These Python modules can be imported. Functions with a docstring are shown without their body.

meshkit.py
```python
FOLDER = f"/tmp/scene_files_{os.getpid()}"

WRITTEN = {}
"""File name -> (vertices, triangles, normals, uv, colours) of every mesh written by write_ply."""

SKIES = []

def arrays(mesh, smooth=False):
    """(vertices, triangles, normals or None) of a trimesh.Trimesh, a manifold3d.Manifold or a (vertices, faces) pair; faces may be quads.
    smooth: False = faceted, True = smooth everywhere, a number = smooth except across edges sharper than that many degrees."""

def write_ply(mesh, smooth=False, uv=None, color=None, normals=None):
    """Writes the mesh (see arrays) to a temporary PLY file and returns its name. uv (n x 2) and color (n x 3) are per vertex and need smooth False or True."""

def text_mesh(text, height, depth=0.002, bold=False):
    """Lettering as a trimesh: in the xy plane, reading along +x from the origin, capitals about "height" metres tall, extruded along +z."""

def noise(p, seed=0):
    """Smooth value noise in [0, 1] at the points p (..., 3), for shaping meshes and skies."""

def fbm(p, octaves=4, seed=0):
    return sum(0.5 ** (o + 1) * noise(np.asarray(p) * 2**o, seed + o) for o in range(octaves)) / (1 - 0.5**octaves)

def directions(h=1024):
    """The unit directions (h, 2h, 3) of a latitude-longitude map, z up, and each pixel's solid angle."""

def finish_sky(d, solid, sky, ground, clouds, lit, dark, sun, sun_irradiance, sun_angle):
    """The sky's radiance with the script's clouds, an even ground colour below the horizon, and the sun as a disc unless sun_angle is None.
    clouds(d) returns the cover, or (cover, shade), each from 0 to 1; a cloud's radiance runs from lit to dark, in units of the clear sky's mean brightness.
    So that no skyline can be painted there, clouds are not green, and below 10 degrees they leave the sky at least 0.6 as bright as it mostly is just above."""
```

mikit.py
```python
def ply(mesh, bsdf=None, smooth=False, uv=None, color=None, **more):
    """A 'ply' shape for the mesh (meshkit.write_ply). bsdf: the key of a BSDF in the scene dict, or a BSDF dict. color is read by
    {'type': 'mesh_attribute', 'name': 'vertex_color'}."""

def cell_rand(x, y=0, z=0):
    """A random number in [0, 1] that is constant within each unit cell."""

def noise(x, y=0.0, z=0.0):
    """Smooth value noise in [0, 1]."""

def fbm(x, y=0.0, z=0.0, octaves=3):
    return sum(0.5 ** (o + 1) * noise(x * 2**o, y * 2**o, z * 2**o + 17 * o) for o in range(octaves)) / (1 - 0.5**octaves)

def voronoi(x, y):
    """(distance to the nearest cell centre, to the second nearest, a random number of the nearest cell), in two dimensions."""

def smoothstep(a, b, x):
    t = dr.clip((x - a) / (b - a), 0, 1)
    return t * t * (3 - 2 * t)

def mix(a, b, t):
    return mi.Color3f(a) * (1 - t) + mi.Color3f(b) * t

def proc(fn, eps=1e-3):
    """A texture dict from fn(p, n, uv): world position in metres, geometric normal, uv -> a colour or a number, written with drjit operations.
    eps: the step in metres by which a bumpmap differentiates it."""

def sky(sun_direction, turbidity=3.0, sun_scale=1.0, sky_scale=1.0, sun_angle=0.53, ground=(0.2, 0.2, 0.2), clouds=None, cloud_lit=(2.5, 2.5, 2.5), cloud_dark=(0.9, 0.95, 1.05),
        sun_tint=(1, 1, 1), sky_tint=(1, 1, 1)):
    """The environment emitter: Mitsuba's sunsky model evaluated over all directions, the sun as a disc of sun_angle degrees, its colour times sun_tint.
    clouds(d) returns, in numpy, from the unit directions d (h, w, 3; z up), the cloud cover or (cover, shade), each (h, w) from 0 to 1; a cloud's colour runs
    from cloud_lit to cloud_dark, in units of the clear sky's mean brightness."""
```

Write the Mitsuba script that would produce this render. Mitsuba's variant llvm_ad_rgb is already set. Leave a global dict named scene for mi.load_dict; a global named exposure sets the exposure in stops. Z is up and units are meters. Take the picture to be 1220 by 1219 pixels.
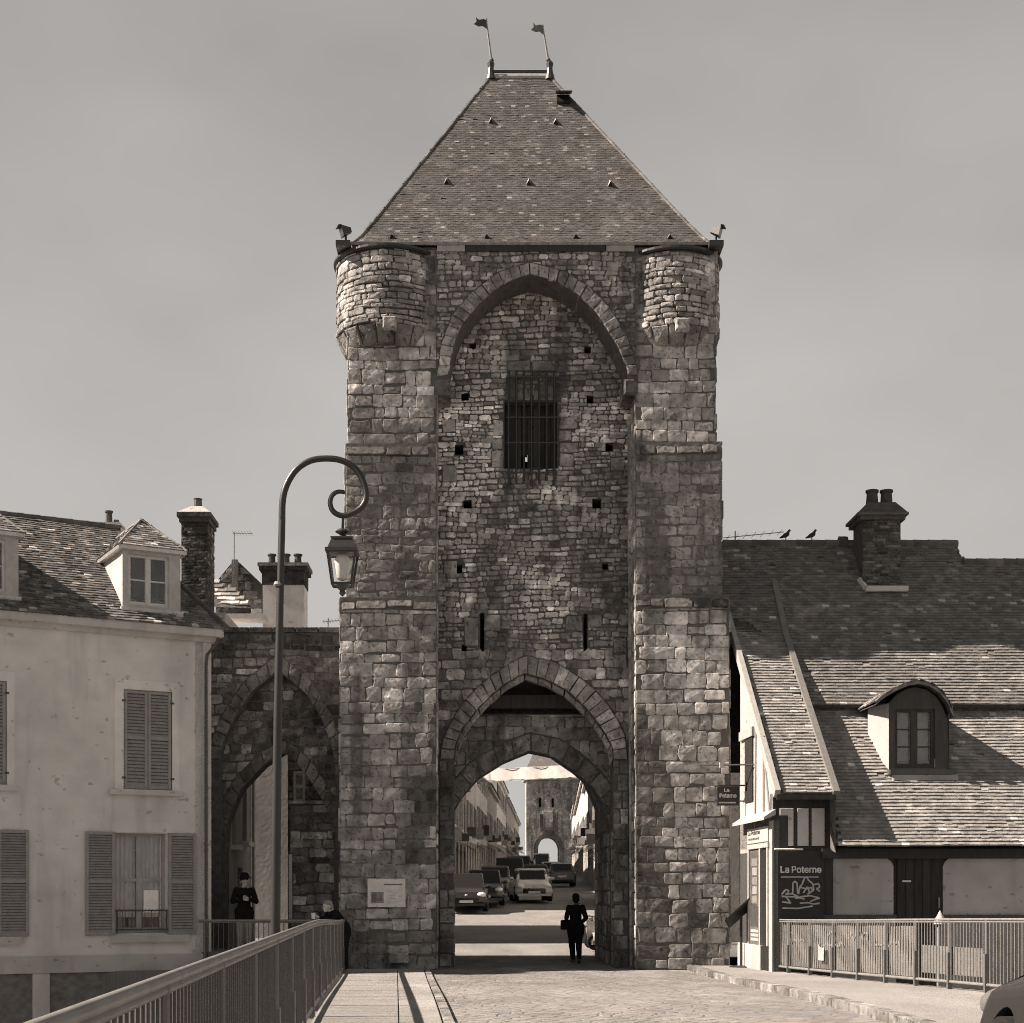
import math
import numpy as np, trimesh, shapely
import drjit as dr, mitsuba as mi
import manifold3d as m3
from shapely.geometry import Polygon, box as sbox
from shapely import affinity
import mikit, meshkit
from mikit import proc, fbm, noise, voronoi, cell_rand, smoothstep

# ------------------------------------------------------------------ camera, sky, sun, exposure
F, CX, CY, EYE = 1800.0, 570.0, 1068.0, 1.65          # focal length and principal point in photograph pixels, eye height
T4 = mi.ScalarTransform4f
scene = {'type': 'scene'}
scene['camera'] = {
    'type': 'perspective', 'fov': math.degrees(2 * math.atan(610 / F)), 'fov_axis': 'x',
    'principal_point_offset_x': (610 - CX) / 1220, 'principal_point_offset_y': (609.5 - CY) / 1219,
    'near_clip': 0.1, 'far_clip': 5000.0,
    'to_world': T4().look_at(origin=[0, 0, EYE], target=[0, 10, EYE], up=[0, 0, 1])}
SUN = (-math.cos(math.radians(41)), -0.022, math.sin(math.radians(41)))
def veil_dark_zenith(d):
    n = meshkit.fbm(d * np.array([2.2, 2.2, 4.0]) + 3.1, 4, seed=5)           # faint high veil
    m = meshkit.fbm(d * np.array([9.0, 9.0, 14.0]) + 1.7, 4, seed=8)
    up = np.clip(d[..., 2], 0, 1)                                             # sky deepens to zenith, darkened further out of view to cut fill on roofs
    return 1.0 + 0 * n, np.clip(.04 + 1.1 * up ** 2.0 - .40 * (n - .5) - .22 * (m - .5), 0, 1)
scene['sky'] = mikit.sky(SUN, turbidity=3, clouds=veil_dark_zenith, cloud_lit=(.96, .922, .888), cloud_dark=(.16, .154, .148), sky_tint=(1.2, .75, .47),
                         sun_tint=(.95, 1.0, 1.19), ground=(.2, .19, .18))
exposure = 3.2
labels = {}
rng = np.random.default_rng(11)

# ------------------------------------------------------------------ materials (uv.x carries the tone of each piece)
def warm(v):
    return mi.Color3f(v, v * .965, v * .926)
def bsdf(key, fn, rough=.85, spec=.25, bump=None, bscale=0.0, eps=2e-3, **more):
    b = {'type': 'principled', 'base_color': proc(fn), 'roughness': rough, 'specular': spec, **more}
    if bump:
        b = {'type': 'bumpmap', 'nested': b, 'texture': proc(bump, eps), 'scale': bscale}
    scene[key] = {'type': 'twosided', 'bsdf': b}
def stone_fn(p, n, uv):
    a, b = p.x * .82 + p.z * .57, p.z * .82 - p.x * .57
    f = fbm(a * 6 + 3, p.y * 6, b * 6, 4)
    g = fbm(p.x * 1.2 + 9, p.y * 1.2, p.z * .8 + 4, 4)
    h = fbm(b * 19, p.y * 19, a * 19 + 7, 3)
    pit = smoothstep(.58, .72, h)
    pale = smoothstep(.60, .70, fbm(a * 3.1 + 20, p.y * 3, b * 3.4, 4))          # rubbed and lichened patches
    drip = smoothstep(.52, .66, fbm(p.x * 2.6 + 4, p.y * 2.6, p.z * .22 + 2, 4))   # damp streaks down the wall
    return warm(uv.x * .84 * (.35 + 1.3 * f) * (.26 + 1.48 * g) * (1 - .5 * pit) * (1 + .5 * pale) * (1 - .42 * drip))
def stone_bump(p, n, uv):
    a, b = p.x * .82 + p.z * .57, p.z * .82 - p.x * .57
    return fbm(a * 13, p.y * 13, b * 13, 4)
bsdf('m_stone', stone_fn, .9, .15, stone_bump, .022)
def mortar_fn(p, n, uv):
    f = fbm(p.x * 9, p.y * 9, p.z * 9, 4)
    return warm(uv.x * (.5 + f))
bsdf('m_mortar', mortar_fn, .95, .1, stone_bump, .03)
def tile_fn(p, n, uv):
    f = fbm(p.x * 7, p.y * 7, p.z * 7, 3)
    s = smoothstep(.60, .68, fbm(p.x * 2.3 + 7, p.y * 2.3, p.z * 2.3, 4))      # patches of pale lichen
    return warm(uv.x * (.6 + .8 * f) * (1 + .35 * s))
bsdf('m_tile', tile_fn, .8, .2)
def plaster_fn(p, n, uv):
    f = fbm(p.x * 3, p.y * 3, p.z * 3, 4)
    g = fbm(p.x * .9 + 5, p.y * .9, p.z * .6, 3)
    run = smoothstep(.50, .68, fbm(p.x * 3.1 + 8, p.y * 3.1, p.z * .28, 4))    # rain streaks
    spot = smoothstep(.70, .77, fbm(p.x * 6.3 + 2, p.y * 6.3, p.z * 7.1, 4))   # knocked-off patches
    return warm(uv.x * (.86 + .28 * f) * (.82 + .36 * g) * (1 - .35 * spot) * (1 - .12 * run))
bsdf('m_plaster', plaster_fn, .9, .15, stone_bump, .004)
def wood_fn(p, n, uv):
    f = fbm(p.x * 18, p.y * 18, p.z * 2.2, 3)
    return warm(uv.x * (.6 + .8 * f))
bsdf('m_wood', wood_fn, .7, .25)
def paint_fn(p, n, uv):
    f = fbm(p.x * 11, p.y * 11, p.z * 6, 3)
    return warm(uv.x * (.8 + .4 * f))
bsdf('m_paint', paint_fn, .5, .4)
bsdf('m_metal', paint_fn, .42, .5)
def plain_fn(p, n, uv):
    return warm(uv.x)
bsdf('m_cloth', paint_fn, .95, .1)
bsdf('m_car', plain_fn, .28, .5, clearcoat=1.0, clearcoat_gloss=.92)
bsdf('m_gloss', plain_fn, .12, .6)
def road_fn(p, n, uv):
    f = fbm(p.x * 2.2, p.y * .9, p.z, 4)
    g = fbm(p.x * .35 + 5, p.y * .25, 0, 3)
    d1, d2, r = voronoi(p.x * 5.5, p.y * 4.2)
    joint = smoothstep(.03, .13, d2 - d1)
    return warm(uv.x * (.66 + .68 * f) * (.8 + .4 * g) * (.80 + .20 * joint) * (.9 + .2 * r))
def road_bump(p, n, uv):
    d1, d2, r = voronoi(p.x * 5.5, p.y * 4.2)
    return smoothstep(.0, .3, d2 - d1) * (.6 + .4 * r)
bsdf('m_road', road_fn, .8, .2, road_bump, .018, 4e-3)
def asphalt_fn(p, n, uv):
    f = fbm(p.x * 1.3, p.y * .7, p.z, 4)
    h = noise(p.x * 40, p.y * 40, 0)
    return warm(uv.x * (.6 + .55 * f + .25 * h))
bsdf('m_asphalt', asphalt_fn, .85, .2)
scene['m_pane'] = {'type': 'thindielectric', 'int_ior': 1.5}

# ------------------------------------------------------------------ helpers
def W(px, py, Y):
    return np.array([(px - CX) / F * Y, Y, EYE + (CY - py) / F * Y])
class Fr:
    """A flat frame: u and v in the plane, d outwards."""
    def __init__(s, o, eu, en, ev=(0, 0, 1)):
        s.o = np.array(o, float); s.eu = np.array(eu, float) / np.linalg.norm(eu)
        s.en = np.array(en, float) / np.linalg.norm(en); s.ev = np.array(ev, float) / np.linalg.norm(ev)
    def __call__(s, u, v, d=0):
        u, v, d = np.broadcast_arrays(np.asarray(u, float), np.asarray(v, float), np.asarray(d, float))
        return s.o + u[..., None] * s.eu + v[..., None] * s.ev + d[..., None] * s.en
    def hit(s, px, py, d=0):
        E, D = np.array([0, 0, EYE]), np.array([(px - CX) / F, 1, (CY - py) / F])
        t = ((s.o + d * s.en - E) @ s.en) / (D @ s.en)
        q = E + t * D - s.o
        return np.array([q @ s.eu, q @ s.ev])
    def rect(s, x0, y0, x1, y1, d=0):
        a, b, c, e = s.hit(x0, y0, d), s.hit(x1, y0, d), s.hit(x0, y1, d), s.hit(x1, y1, d)
        return (a[0] + c[0]) / 2, (c[1] + e[1]) / 2, (b[0] + e[0]) / 2, (a[1] + b[1]) / 2
def front(Y):
    return Fr((0, Y, 0), (1, 0, 0), (0, -1, 0))
class Cyl:
    """A vertical drum: u = arc length from the front, v = height, d outwards."""
    def __init__(s, cx, cy, R): s.c, s.R = (cx, cy), R
    def __call__(s, u, v, d=0):
        u, v, d = np.broadcast_arrays(np.asarray(u, float), np.asarray(v, float), np.asarray(d, float))
        a = u / s.R
        return np.stack([s.c[0] + (s.R + d) * np.sin(a), s.c[1] - (s.R + d) * np.cos(a), v], -1)
BOXF = np.array([[0, 1, 3], [0, 3, 2], [4, 6, 7], [4, 7, 5], [0, 4, 5], [0, 5, 1], [2, 3, 7], [2, 7, 6], [0, 2, 6], [0, 6, 4], [1, 5, 7], [1, 7, 3]])
class M:
    def __init__(s): s.V, s.F, s.T, s.n = [], [], [], 0
    def add(s, v, f, t=.3):
        v = np.asarray(v, float).reshape(-1, 3); f = np.asarray(f, int)
        if f.ndim == 2 and f.shape[1] == 4: f = np.vstack([f[:, [0, 1, 2]], f[:, [0, 2, 3]]])
        s.V.append(v); s.F.append(f + s.n); s.T.append(np.broadcast_to(np.asarray(t, float), (len(v),))); s.n += len(v)
        return s
    def obox(s, o, a, b, c, t=.3):
        o, a, b, c = (np.asarray(q, float) for q in (o, a, b, c))
        return s.add([o + i * c + j * b + k * a for i in (0, 1) for j in (0, 1) for k in (0, 1)], BOXF, t)
    def box(s, x0, y0, z0, x1, y1, z1, t=.3):
        return s.obox((x0, y0, z0), (x1 - x0, 0, 0), (0, y1 - y0, 0), (0, 0, z1 - z0), t)
    def fbox(s, fr, u0, v0, u1, v1, d0, d1, t=.3):
        return s.add([fr(u, v, d) for d in (d0, d1) for v in (v0, v1) for u in (u0, u1)], BOXF, t)
    def bev(s, fr, u0, v0, u1, v1, d0, d1, b=.01, t=.3):
        return s.add(*block([(u0, v0), (u1, v0), (u1, v1), (u0, v1)], fr, d0, d1, b), t)
    def prism(s, poly, fr, d0, d1, t=.3):
        for g in getattr(poly, 'geoms', [poly]):
            if g.area < 1e-6: continue
            m = trimesh.creation.extrude_polygon(g, d1 - d0, engine='earcut')
            s.add(fr(m.vertices[:, 0], m.vertices[:, 1], m.vertices[:, 2] + d0), m.faces, t)
        return s
    def beam(s, a, b, w, h, t=.3, up=(0, 0, 1)):
        a, b, up = np.asarray(a, float), np.asarray(b, float), np.asarray(up, float)
        d = b - a; x = np.cross(d, up); x /= np.linalg.norm(x); z = np.cross(x, d); z /= np.linalg.norm(z)
        return s.obox(a - x * w / 2 - z * h / 2, d, x * w, z * h, t)
    def tube(s, pts, r, n=8, t=.3, caps=True):
        p = np.asarray(pts, float); r = np.broadcast_to(np.asarray(r, float), (len(p),))
        tg = np.gradient(p, axis=0); tg /= np.linalg.norm(tg, axis=1, keepdims=True)
        ref = np.array([0, 1.0, 0]) if abs(tg[:, 1]).max() < .9 else np.array([1.0, 0, 0])
        a = np.cross(tg, ref); a /= np.linalg.norm(a, axis=1, keepdims=True); b = np.cross(tg, a)
        g = np.arange(n) * 2 * np.pi / n
        v = p[:, None] + r[:, None, None] * (np.cos(g)[None, :, None] * a[:, None] + np.sin(g)[None, :, None] * b[:, None])
        f = [[i * n + j, i * n + (j + 1) % n, (i + 1) * n + (j + 1) % n, (i + 1) * n + j] for i in range(len(p) - 1) for j in range(n)]
        s.add(v, f, t)
        if caps:
            for k in (0, -1): s.add(np.vstack([v[k], p[k][None]]), [[j, (j + 1) % n, n] for j in range(n)], t)
        return s
    def lathe(s, c, prof, n=16, t=.3):
        """prof: (radius, z) pairs about the vertical through c."""
        g = np.arange(n) * 2 * np.pi / n
        v = np.array([[c[0] + r * math.cos(q), c[1] + r * math.sin(q), c[2] + z] for r, z in prof for q in g])
        f = [[i * n + j, i * n + (j + 1) % n, (i + 1) * n + (j + 1) % n, (i + 1) * n + j] for i in range(len(prof) - 1) for j in range(n)]
        return s.add(v, f, t)
    def tri(s, mesh, t=.3):
        if hasattr(mesh, 'to_mesh'):
            q = mesh.to_mesh(); return s.add(q.vert_properties[:, :3], q.tri_verts, t)
        return s.add(mesh.vertices, mesh.faces, t)
    def poly(s, pts, t=.3):
        return s.add(pts, [[0, i, i + 1] for i in range(1, len(pts) - 1)], t)
    def out(s): return np.vstack(s.V), np.vstack(s.F), np.concatenate(s.T)
counts = {}
def num(k):
    n = counts.get(k, 0); counts[k] = n + 1
    return k if n == 0 else f'{k}_{n:03d}'
def emit(key, m, mat, smooth=False, kind=None, label=None, fixed=False):
    k = key if fixed else num(key)
    v, f, t = m.out() if isinstance(m, M) else m
    scene[k] = mikit.ply((v, f), mat, smooth, uv=np.stack([t, t * 0 + .5], -1))
    if kind or label:
        labels[k] = {**({'kind': kind} if kind else {}), **({'label': label} if label else {})}
    return k
def thing(key, label, cat, group=None):
    k = num(key); labels[k] = {'label': label, 'category': cat, **({'group': group} if group else {})}
    return k
def block(poly, fr, d0, d1, bev, bulge=0.0):
    """A stone: outline, chamfered shoulder and a slightly domed face."""
    p = np.asarray(poly, float)
    if np.sum(p[:, 0] * np.roll(p[:, 1], -1) - np.roll(p[:, 0], -1) * p[:, 1]) < 0: p = p[::-1]
    n, c = len(p), p.mean(0)
    r = np.linalg.norm(p - c, axis=1, keepdims=True)
    q = c + (p - c) * np.clip(1 - 1.3 * bev / np.maximum(r, 1e-6), .45, 1)
    V = np.vstack([fr(p[:, 0], p[:, 1], d0), fr(p[:, 0], p[:, 1], d1 - bev * .8), fr(q[:, 0], q[:, 1], d1), fr(c[0], c[1], d1 + bulge)[None]])
    i = np.arange(n); j = (i + 1) % n
    Fq = np.vstack([np.stack([i, j, j + n], 1), np.stack([i, j + n, i + n], 1), np.stack([i + n, j + n, j + 2 * n], 1), np.stack([i + n, j + 2 * n, i + 2 * n], 1),
                    np.stack([i + 2 * n, j + 2 * n, i * 0 + 3 * n], 1)])
    return V, Fq
def masonry(region, fr, hr, wr, tone, joint=.015, cut=.16, jit=.06, dep=(.015, .045), bev=.012, wob=.02, seed=0, d0=-.03):
    """Coursed stones over a region of the frame: a list of (area, V, F, tones, centre)."""
    r = np.random.default_rng(seed); out = []
    x0, z0, x1, z1 = region.bounds; prep = shapely.prepared.prep(region); z = z0
    while z < z1 - .03:
        h = r.uniform(*hr)
        if z + h > z1: h = max(z1 - z, .06)
        x = x0 - r.uniform(0, wr[1])
        while x < x1:
            w = r.uniform(*wr) * (1 if r.random() > .18 else 1.5)
            hh = h * (1 if r.random() > .15 else r.uniform(.7, .95))
            a, b = w / 2 - joint, hh / 2 - joint * .8
            if a > .02 and b > .015:
                c = cut * min(a, b) * 2 * r.uniform(.5, 1.3, 4)
                q = np.array([(-a + c[0], -b), (a - c[1], -b), (a, -b + c[1]), (a, b - c[2]), (a - c[2], b), (-a + c[3], b), (-a, b - c[3]), (-a, -b + c[0])])
                q = np.stack([q, (q + np.roll(q, -1, 0)) / 2], 1).reshape(-1, 2)[[0, 1, 2, 4, 5, 6, 8, 9, 10, 12, 13, 14]]
                q += r.normal(0, jit * min(a, b), q.shape)
                q += (x + w / 2, z + h / 2 + wob * math.sin((x + seed) * 2.1 + z * 3))
                P = Polygon(q)
                if not P.is_valid: P = P.convex_hull
                if prep.contains(P): g = P
                elif prep.intersects(P):
                    g = P.intersection(region)
                    if g.geom_type != 'Polygon': g = max((k for k in getattr(g, 'geoms', []) if k.geom_type == 'Polygon'), key=lambda k: k.area, default=None)
                    if g is not None and (g.area < .25 * P.area or g.area < .0012): g = None
                    if g is not None: g = g.simplify(.008)
                    if g is not None and (g.convex_hull.area > 1.12 * g.area): g = None if g.area < .5 * P.area else g
                else: g = None
                if g is not None and g.geom_type == 'Polygon' and len(g.exterior.coords) > 3:
                    pts = np.array(g.exterior.coords)[:-1]; ctr = pts.mean(0)
                    dd = r.uniform(*dep)
                    V, Fc = block(pts, fr, d0, dd, min(bev, .3 * b) * r.uniform(.7, 1.4), r.uniform(0, .012))
                    t = tone(ctr[0], ctr[1], r)
                    out.append((g.area, V, Fc, np.full(len(V), t), ctr))
            x += w
        z += h
    return out
def pack(stones):
    m = M()
    for s in stones: m.add(s[1], s[2], s[3])
    return m
def emit_stones(pool, limit, stuff_key, mat='m_stone'):
    """pool: (holder key, piece name, stones). The largest become parts, the rest one 'stuff' part."""
    flat = sorted(((s[0], i, h, n, s) for h, n, ss in pool for i, s in enumerate(ss)), key=lambda q: -q[0])
    for a, i, h, n, s in flat[:limit]: emit(f'{h}__{n}', (s[1], s[2], s[3]), mat)
    if flat[limit:]: emit(stuff_key, pack([q[4] for q in flat[limit:]]), mat, kind='stuff')
def arch_ring(inner, outer, fr, d0, d1, n, tone, r, bev=.015):
    """Voussoirs between two polylines of the same direction, n stones."""
    def resample(p, k):
        p = np.asarray(p, float); s = np.r_[0, np.cumsum(np.linalg.norm(np.diff(p, axis=0), axis=1))]
        q = np.linspace(0, s[-1], k); return np.stack([np.interp(q, s, p[:, 0]), np.interp(q, s, p[:, 1])], 1)
    k = 2 * n + 1; a, b = resample(inner, k), resample(outer, k); out = []
    for i in range(n):
        pts = np.vstack([a[2 * i:2 * i + 3], b[2 * i:2 * i + 3][::-1]]); c = pts.mean(0)
        pts = c + (pts - c) * r.uniform(.90, .955)
        pts = pts + r.normal(0, .006, pts.shape)
        V, Fc = block(pts, fr, d0, d1 + r.uniform(-.012, .02), bev, .006)
        out.append((Polygon(pts).area, V, Fc, np.full(len(V), tone(c[0], c[1], r)), c))
    return out
def tiles(region, fr, pitch, width, thick, tone, seed=0, keep=1.0, sag=0.0, jit=.04):
    """Rows of overlapping flat tiles over a region (u along the eaves, v up the slope) as one mesh."""
    r = np.random.default_rng(seed); x0, t0, x1, t1 = region.bounds
    rows = np.arange(t0, t1, pitch); us, vs = [], []
    for i, t in enumerate(rows):
        u = np.arange(x0 - width, x1 + width, width) + (i % 2) * width / 2 + r.uniform(-.02, .02)
        us.append(u); vs.append(np.full(len(u), t))
    u, v = np.concatenate(us), np.concatenate(vs)
    inn = shapely.contains_xy(region, u, v + pitch * .4) & (r.random(len(u)) < keep)
    u, v = u[inn], v[inn]; n = len(u)
    w = width * .485; j = lambda s: r.normal(0, s, n)
    slip = (r.random(n) < .012) * r.uniform(.2, .7, n) * pitch; v = v - slip
    lo, th, dv = v + j(pitch * jit), thick * (1 + .15 * np.abs(j(1))), -sag * np.sin(u * 1.7 + v * .9)
    up = v + pitch * 1.12; tl = j(thick * .12)
    P = [fr(u - w, lo, th + tl + dv), fr(u + w, lo + j(pitch * .02), th - tl + dv), fr(u + w, up, .012 + dv), fr(u - w, up, .012 + dv), fr(u - w, lo, -.004 + dv), fr(u + w, lo, -.004 + dv)]
    V = np.stack(P, 1).reshape(-1, 3); b = (np.arange(n) * 6)[:, None]
    Fc = np.vstack([b + np.array([q]) for q in ([0, 1, 2], [0, 2, 3], [4, 5, 1], [4, 1, 0], [4, 0, 3], [5, 2, 1])])
    return M().add(V, Fc, np.repeat(tone(u, v, r, n), 6))
def hip_tiles(m, a, b, r, n, t, rr):
    """Half-round ridge tiles from a to b."""
    a, b = np.asarray(a, float), np.asarray(b, float)
    for i in range(n):
        p, q = a + (b - a) * i / n, a + (b - a) * (i + 1.04) / n
        m.tube([p, q], [r * 1.08, r * .96], 8, t * rr.uniform(.7, 1.25))
def Poly(*pts): return Polygon(pts)
def rect(a): return sbox(a[0], a[1], a[2], a[3])

# ------------------------------------------------------------------ the setting: ground, street, bridge deck
def zroad(Y): return np.interp(Y, [41, 66, 250, 900], [0, 1.43, 7, 18])
def zdeck(Y):
    t = np.clip((33 - np.asarray(Y, float)) / 16, 0, 1); return .2 * t * t * (3 - 2 * t)
def strip(xl, xr, Ys, z, dz=0, n=2, t=.3, skirt=0):
    V = []
    for Y in Ys:
        a, b = xl(Y), xr(Y)
        V += [(a + (b - a) * k / (n - 1), Y, float(z(Y)) + dz) for k in range(n)]
    Fc = [[i * n + k, i * n + k + 1, (i + 1) * n + k + 1, (i + 1) * n + k] for i in range(len(Ys) - 1) for k in range(n - 1)]
    m = M().add(V, Fc, t)
    if skirt:
        for f in (xl, xr):
            V = [(f(Y), Y, float(z(Y)) + dz + q) for Y in Ys for q in (0, -skirt)]
            m.add(V, [[2 * i, 2 * i + 1, 2 * i + 3, 2 * i + 2] for i in range(len(Ys) - 1)], t)
    return m
emit('ground', M().add([(-1500, -1500, -3.2), (1500, -1500, -3.2), (1500, 2500, -3.2), (-1500, 2500, -3.2)], [[0, 1, 2, 3]], .12), 'm_asphalt', kind='structure')
hY = np.r_[41.0, 45, 52, 60, 66, 80, 120, 180, 250, 900]
emit('hillside', strip(lambda Y: -160, lambda Y: 160, hY, zroad, -.02, 2, .10), 'm_asphalt', kind='structure')
ax = lambda Y: 1.23 + .05 * (Y - 40)                         # axis of the street beyond the gate
emit('street', strip(lambda Y: ax(Y) - 4, lambda Y: ax(Y) + 3.2, hY[:-1], zroad, 0, 2, .155), 'm_asphalt', kind='structure')
XL = lambda Y: -1.93 - (Y - 17.4) * .064                     # left railing
XK = lambda Y: -.29 - (Y - 17.3) * .0487                     # edge of the left pavement
XR = lambda Y: 6.11 + .1356 * (31 - Y)                       # right railing
KX = 4.68                                                    # right kerb
dY = np.r_[-14.0, 0, np.linspace(8, 34, 27), 41]
emit('road', strip(lambda Y: -3.3, lambda Y: 6.0 if Y > 32 else KX + .02, dY, zdeck, 0, 2, .155, 1.2), 'm_road', kind='structure')
pY = np.r_[-14.0, 0, np.linspace(8, 33.3, 26)]
emit('pavement', strip(lambda Y: XL(Y) - .3, lambda Y: XK(Y) - .11, pY, zdeck, .02, 2, .10, 1.2), 'm_plaster', kind='structure')
emit('pavement', strip(lambda Y: KX + .2, lambda Y: XR(Y) + .25, np.r_[-14.0, 0, np.linspace(8, 33.8, 26)], zdeck, .10, 2, .165, 1.3), 'm_asphalt', kind='structure')
r0 = np.random.default_rng(3)
for i, Y in enumerate(np.arange(9.0, 33.0, .92)):            # kerbstones of the right pavement
    m = M(); Y1 = Y + .90
    fr = Fr((KX, Y, float(zdeck(Y))), (0, 1, 0), (-1, 0, 0)); s = float(zdeck(Y1) - zdeck(Y))
    v, f = block([(0, -.1), (.9, -.1), (.9, .118), (0, .118)], fr, -.2, r0.uniform(-.005, .012), .018); v[:, 2] += (v[:, 1] - Y) / .9 * s
    emit('pavement_001__kerbstone', m.add(v, f, r0.uniform(.15, .23)), 'm_stone')
Y = 14.0
while Y < 33.2:                                              # slabs of the left pavement, with the long gutter joint between them
    L = r0.uniform(1.1, 1.9); Y1 = min(Y + L, 33.3)
    za, zb = float(zdeck(Y)), float(zdeck(Y1))
    mid = lambda q: XL(q) + (XK(q) - XL(q)) * .62
    for lo, hi in ((lambda q: XL(q) + .03, lambda q: mid(q) - .006), (lambda q: mid(q) + .006, lambda q: XK(q) - .14)):
        pts = [(lo(Y + .012), Y + .012), (hi(Y + .012), Y + .012), (hi(Y1 - .012), Y1 - .012), (lo(Y1 - .012), Y1 - .012)]
        v, f = block(pts, Fr((0, 0, 0), (1, 0, 0), (0, 0, 1), (0, 1, 0)), .0, .05, .008)
        v[:, 2] += za + (v[:, 1] - Y) / max(Y1 - Y, .1) * (zb - za)
        emit('pavement__slab', M().add(v, f, r0.uniform(.17, .21)), 'm_asphalt')
    pts = [(XK(Y + .012) - .115, Y + .012), (XK(Y + .012), Y + .012), (XK(Y1 - .012), Y1 - .012), (XK(Y1 - .012) - .115, Y1 - .012)]
    v, f = block(pts, Fr((0, 0, 0), (1, 0, 0), (0, 0, 1), (0, 1, 0)), -.2, .055, .01); v[:, 2] += za + (v[:, 1] - Y) / max(Y1 - Y, .1) * (zb - za)
    emit('pavement__kerbstone', M().add(v, f, r0.uniform(.15, .22)), 'm_stone')
    Y = Y1
emit('terrace', M().box(-9, 33.9, -3.2, -3.3, 45, .40, .13), 'm_asphalt', kind='structure')
emit('terrace', M().box(-9, 32.9, -3.2, -2.6, 33.9, .02, .13), 'm_asphalt', kind='structure')
emit('terrace', M().box(6.1, 24, -3.2, 30, 41, -.35, .15), 'm_asphalt', kind='structure')

# ------------------------------------------------------------------ the gate tower
GT = thing('gate_tower', 'tall medieval stone gate tower with steep tiled roof, corner turrets and pointed archway', 'tower')
fF, fR, fI, fB = front(34.0), front(35.0), front(36.2), front(40.0)
def Pp(fr, pts): return [tuple(fr.hit(*q)) for q in pts]
U_IN = Pp(fF, [(534, 447), (540, 414), (552, 385), (573, 361), (601, 338), (632, 327), (663, 336), (690, 353), (713, 378), (733, 410), (745, 435), (748, 447)])
U_OUT = Pp(fF, [(521, 449), (526, 408), (539, 375), (562, 349), (594, 325), (632, 313), (670, 323), (701, 341), (726, 367), (747, 402), (757, 430), (760, 448)])
L_IN = Pp(fR, [(541, 905), (543, 886), (552, 866), (567, 847), (583, 831), (602, 815), (625, 802), (650, 810), (674, 822), (692, 838), (708, 856), (721, 874), (729, 890), (731, 905)])
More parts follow.
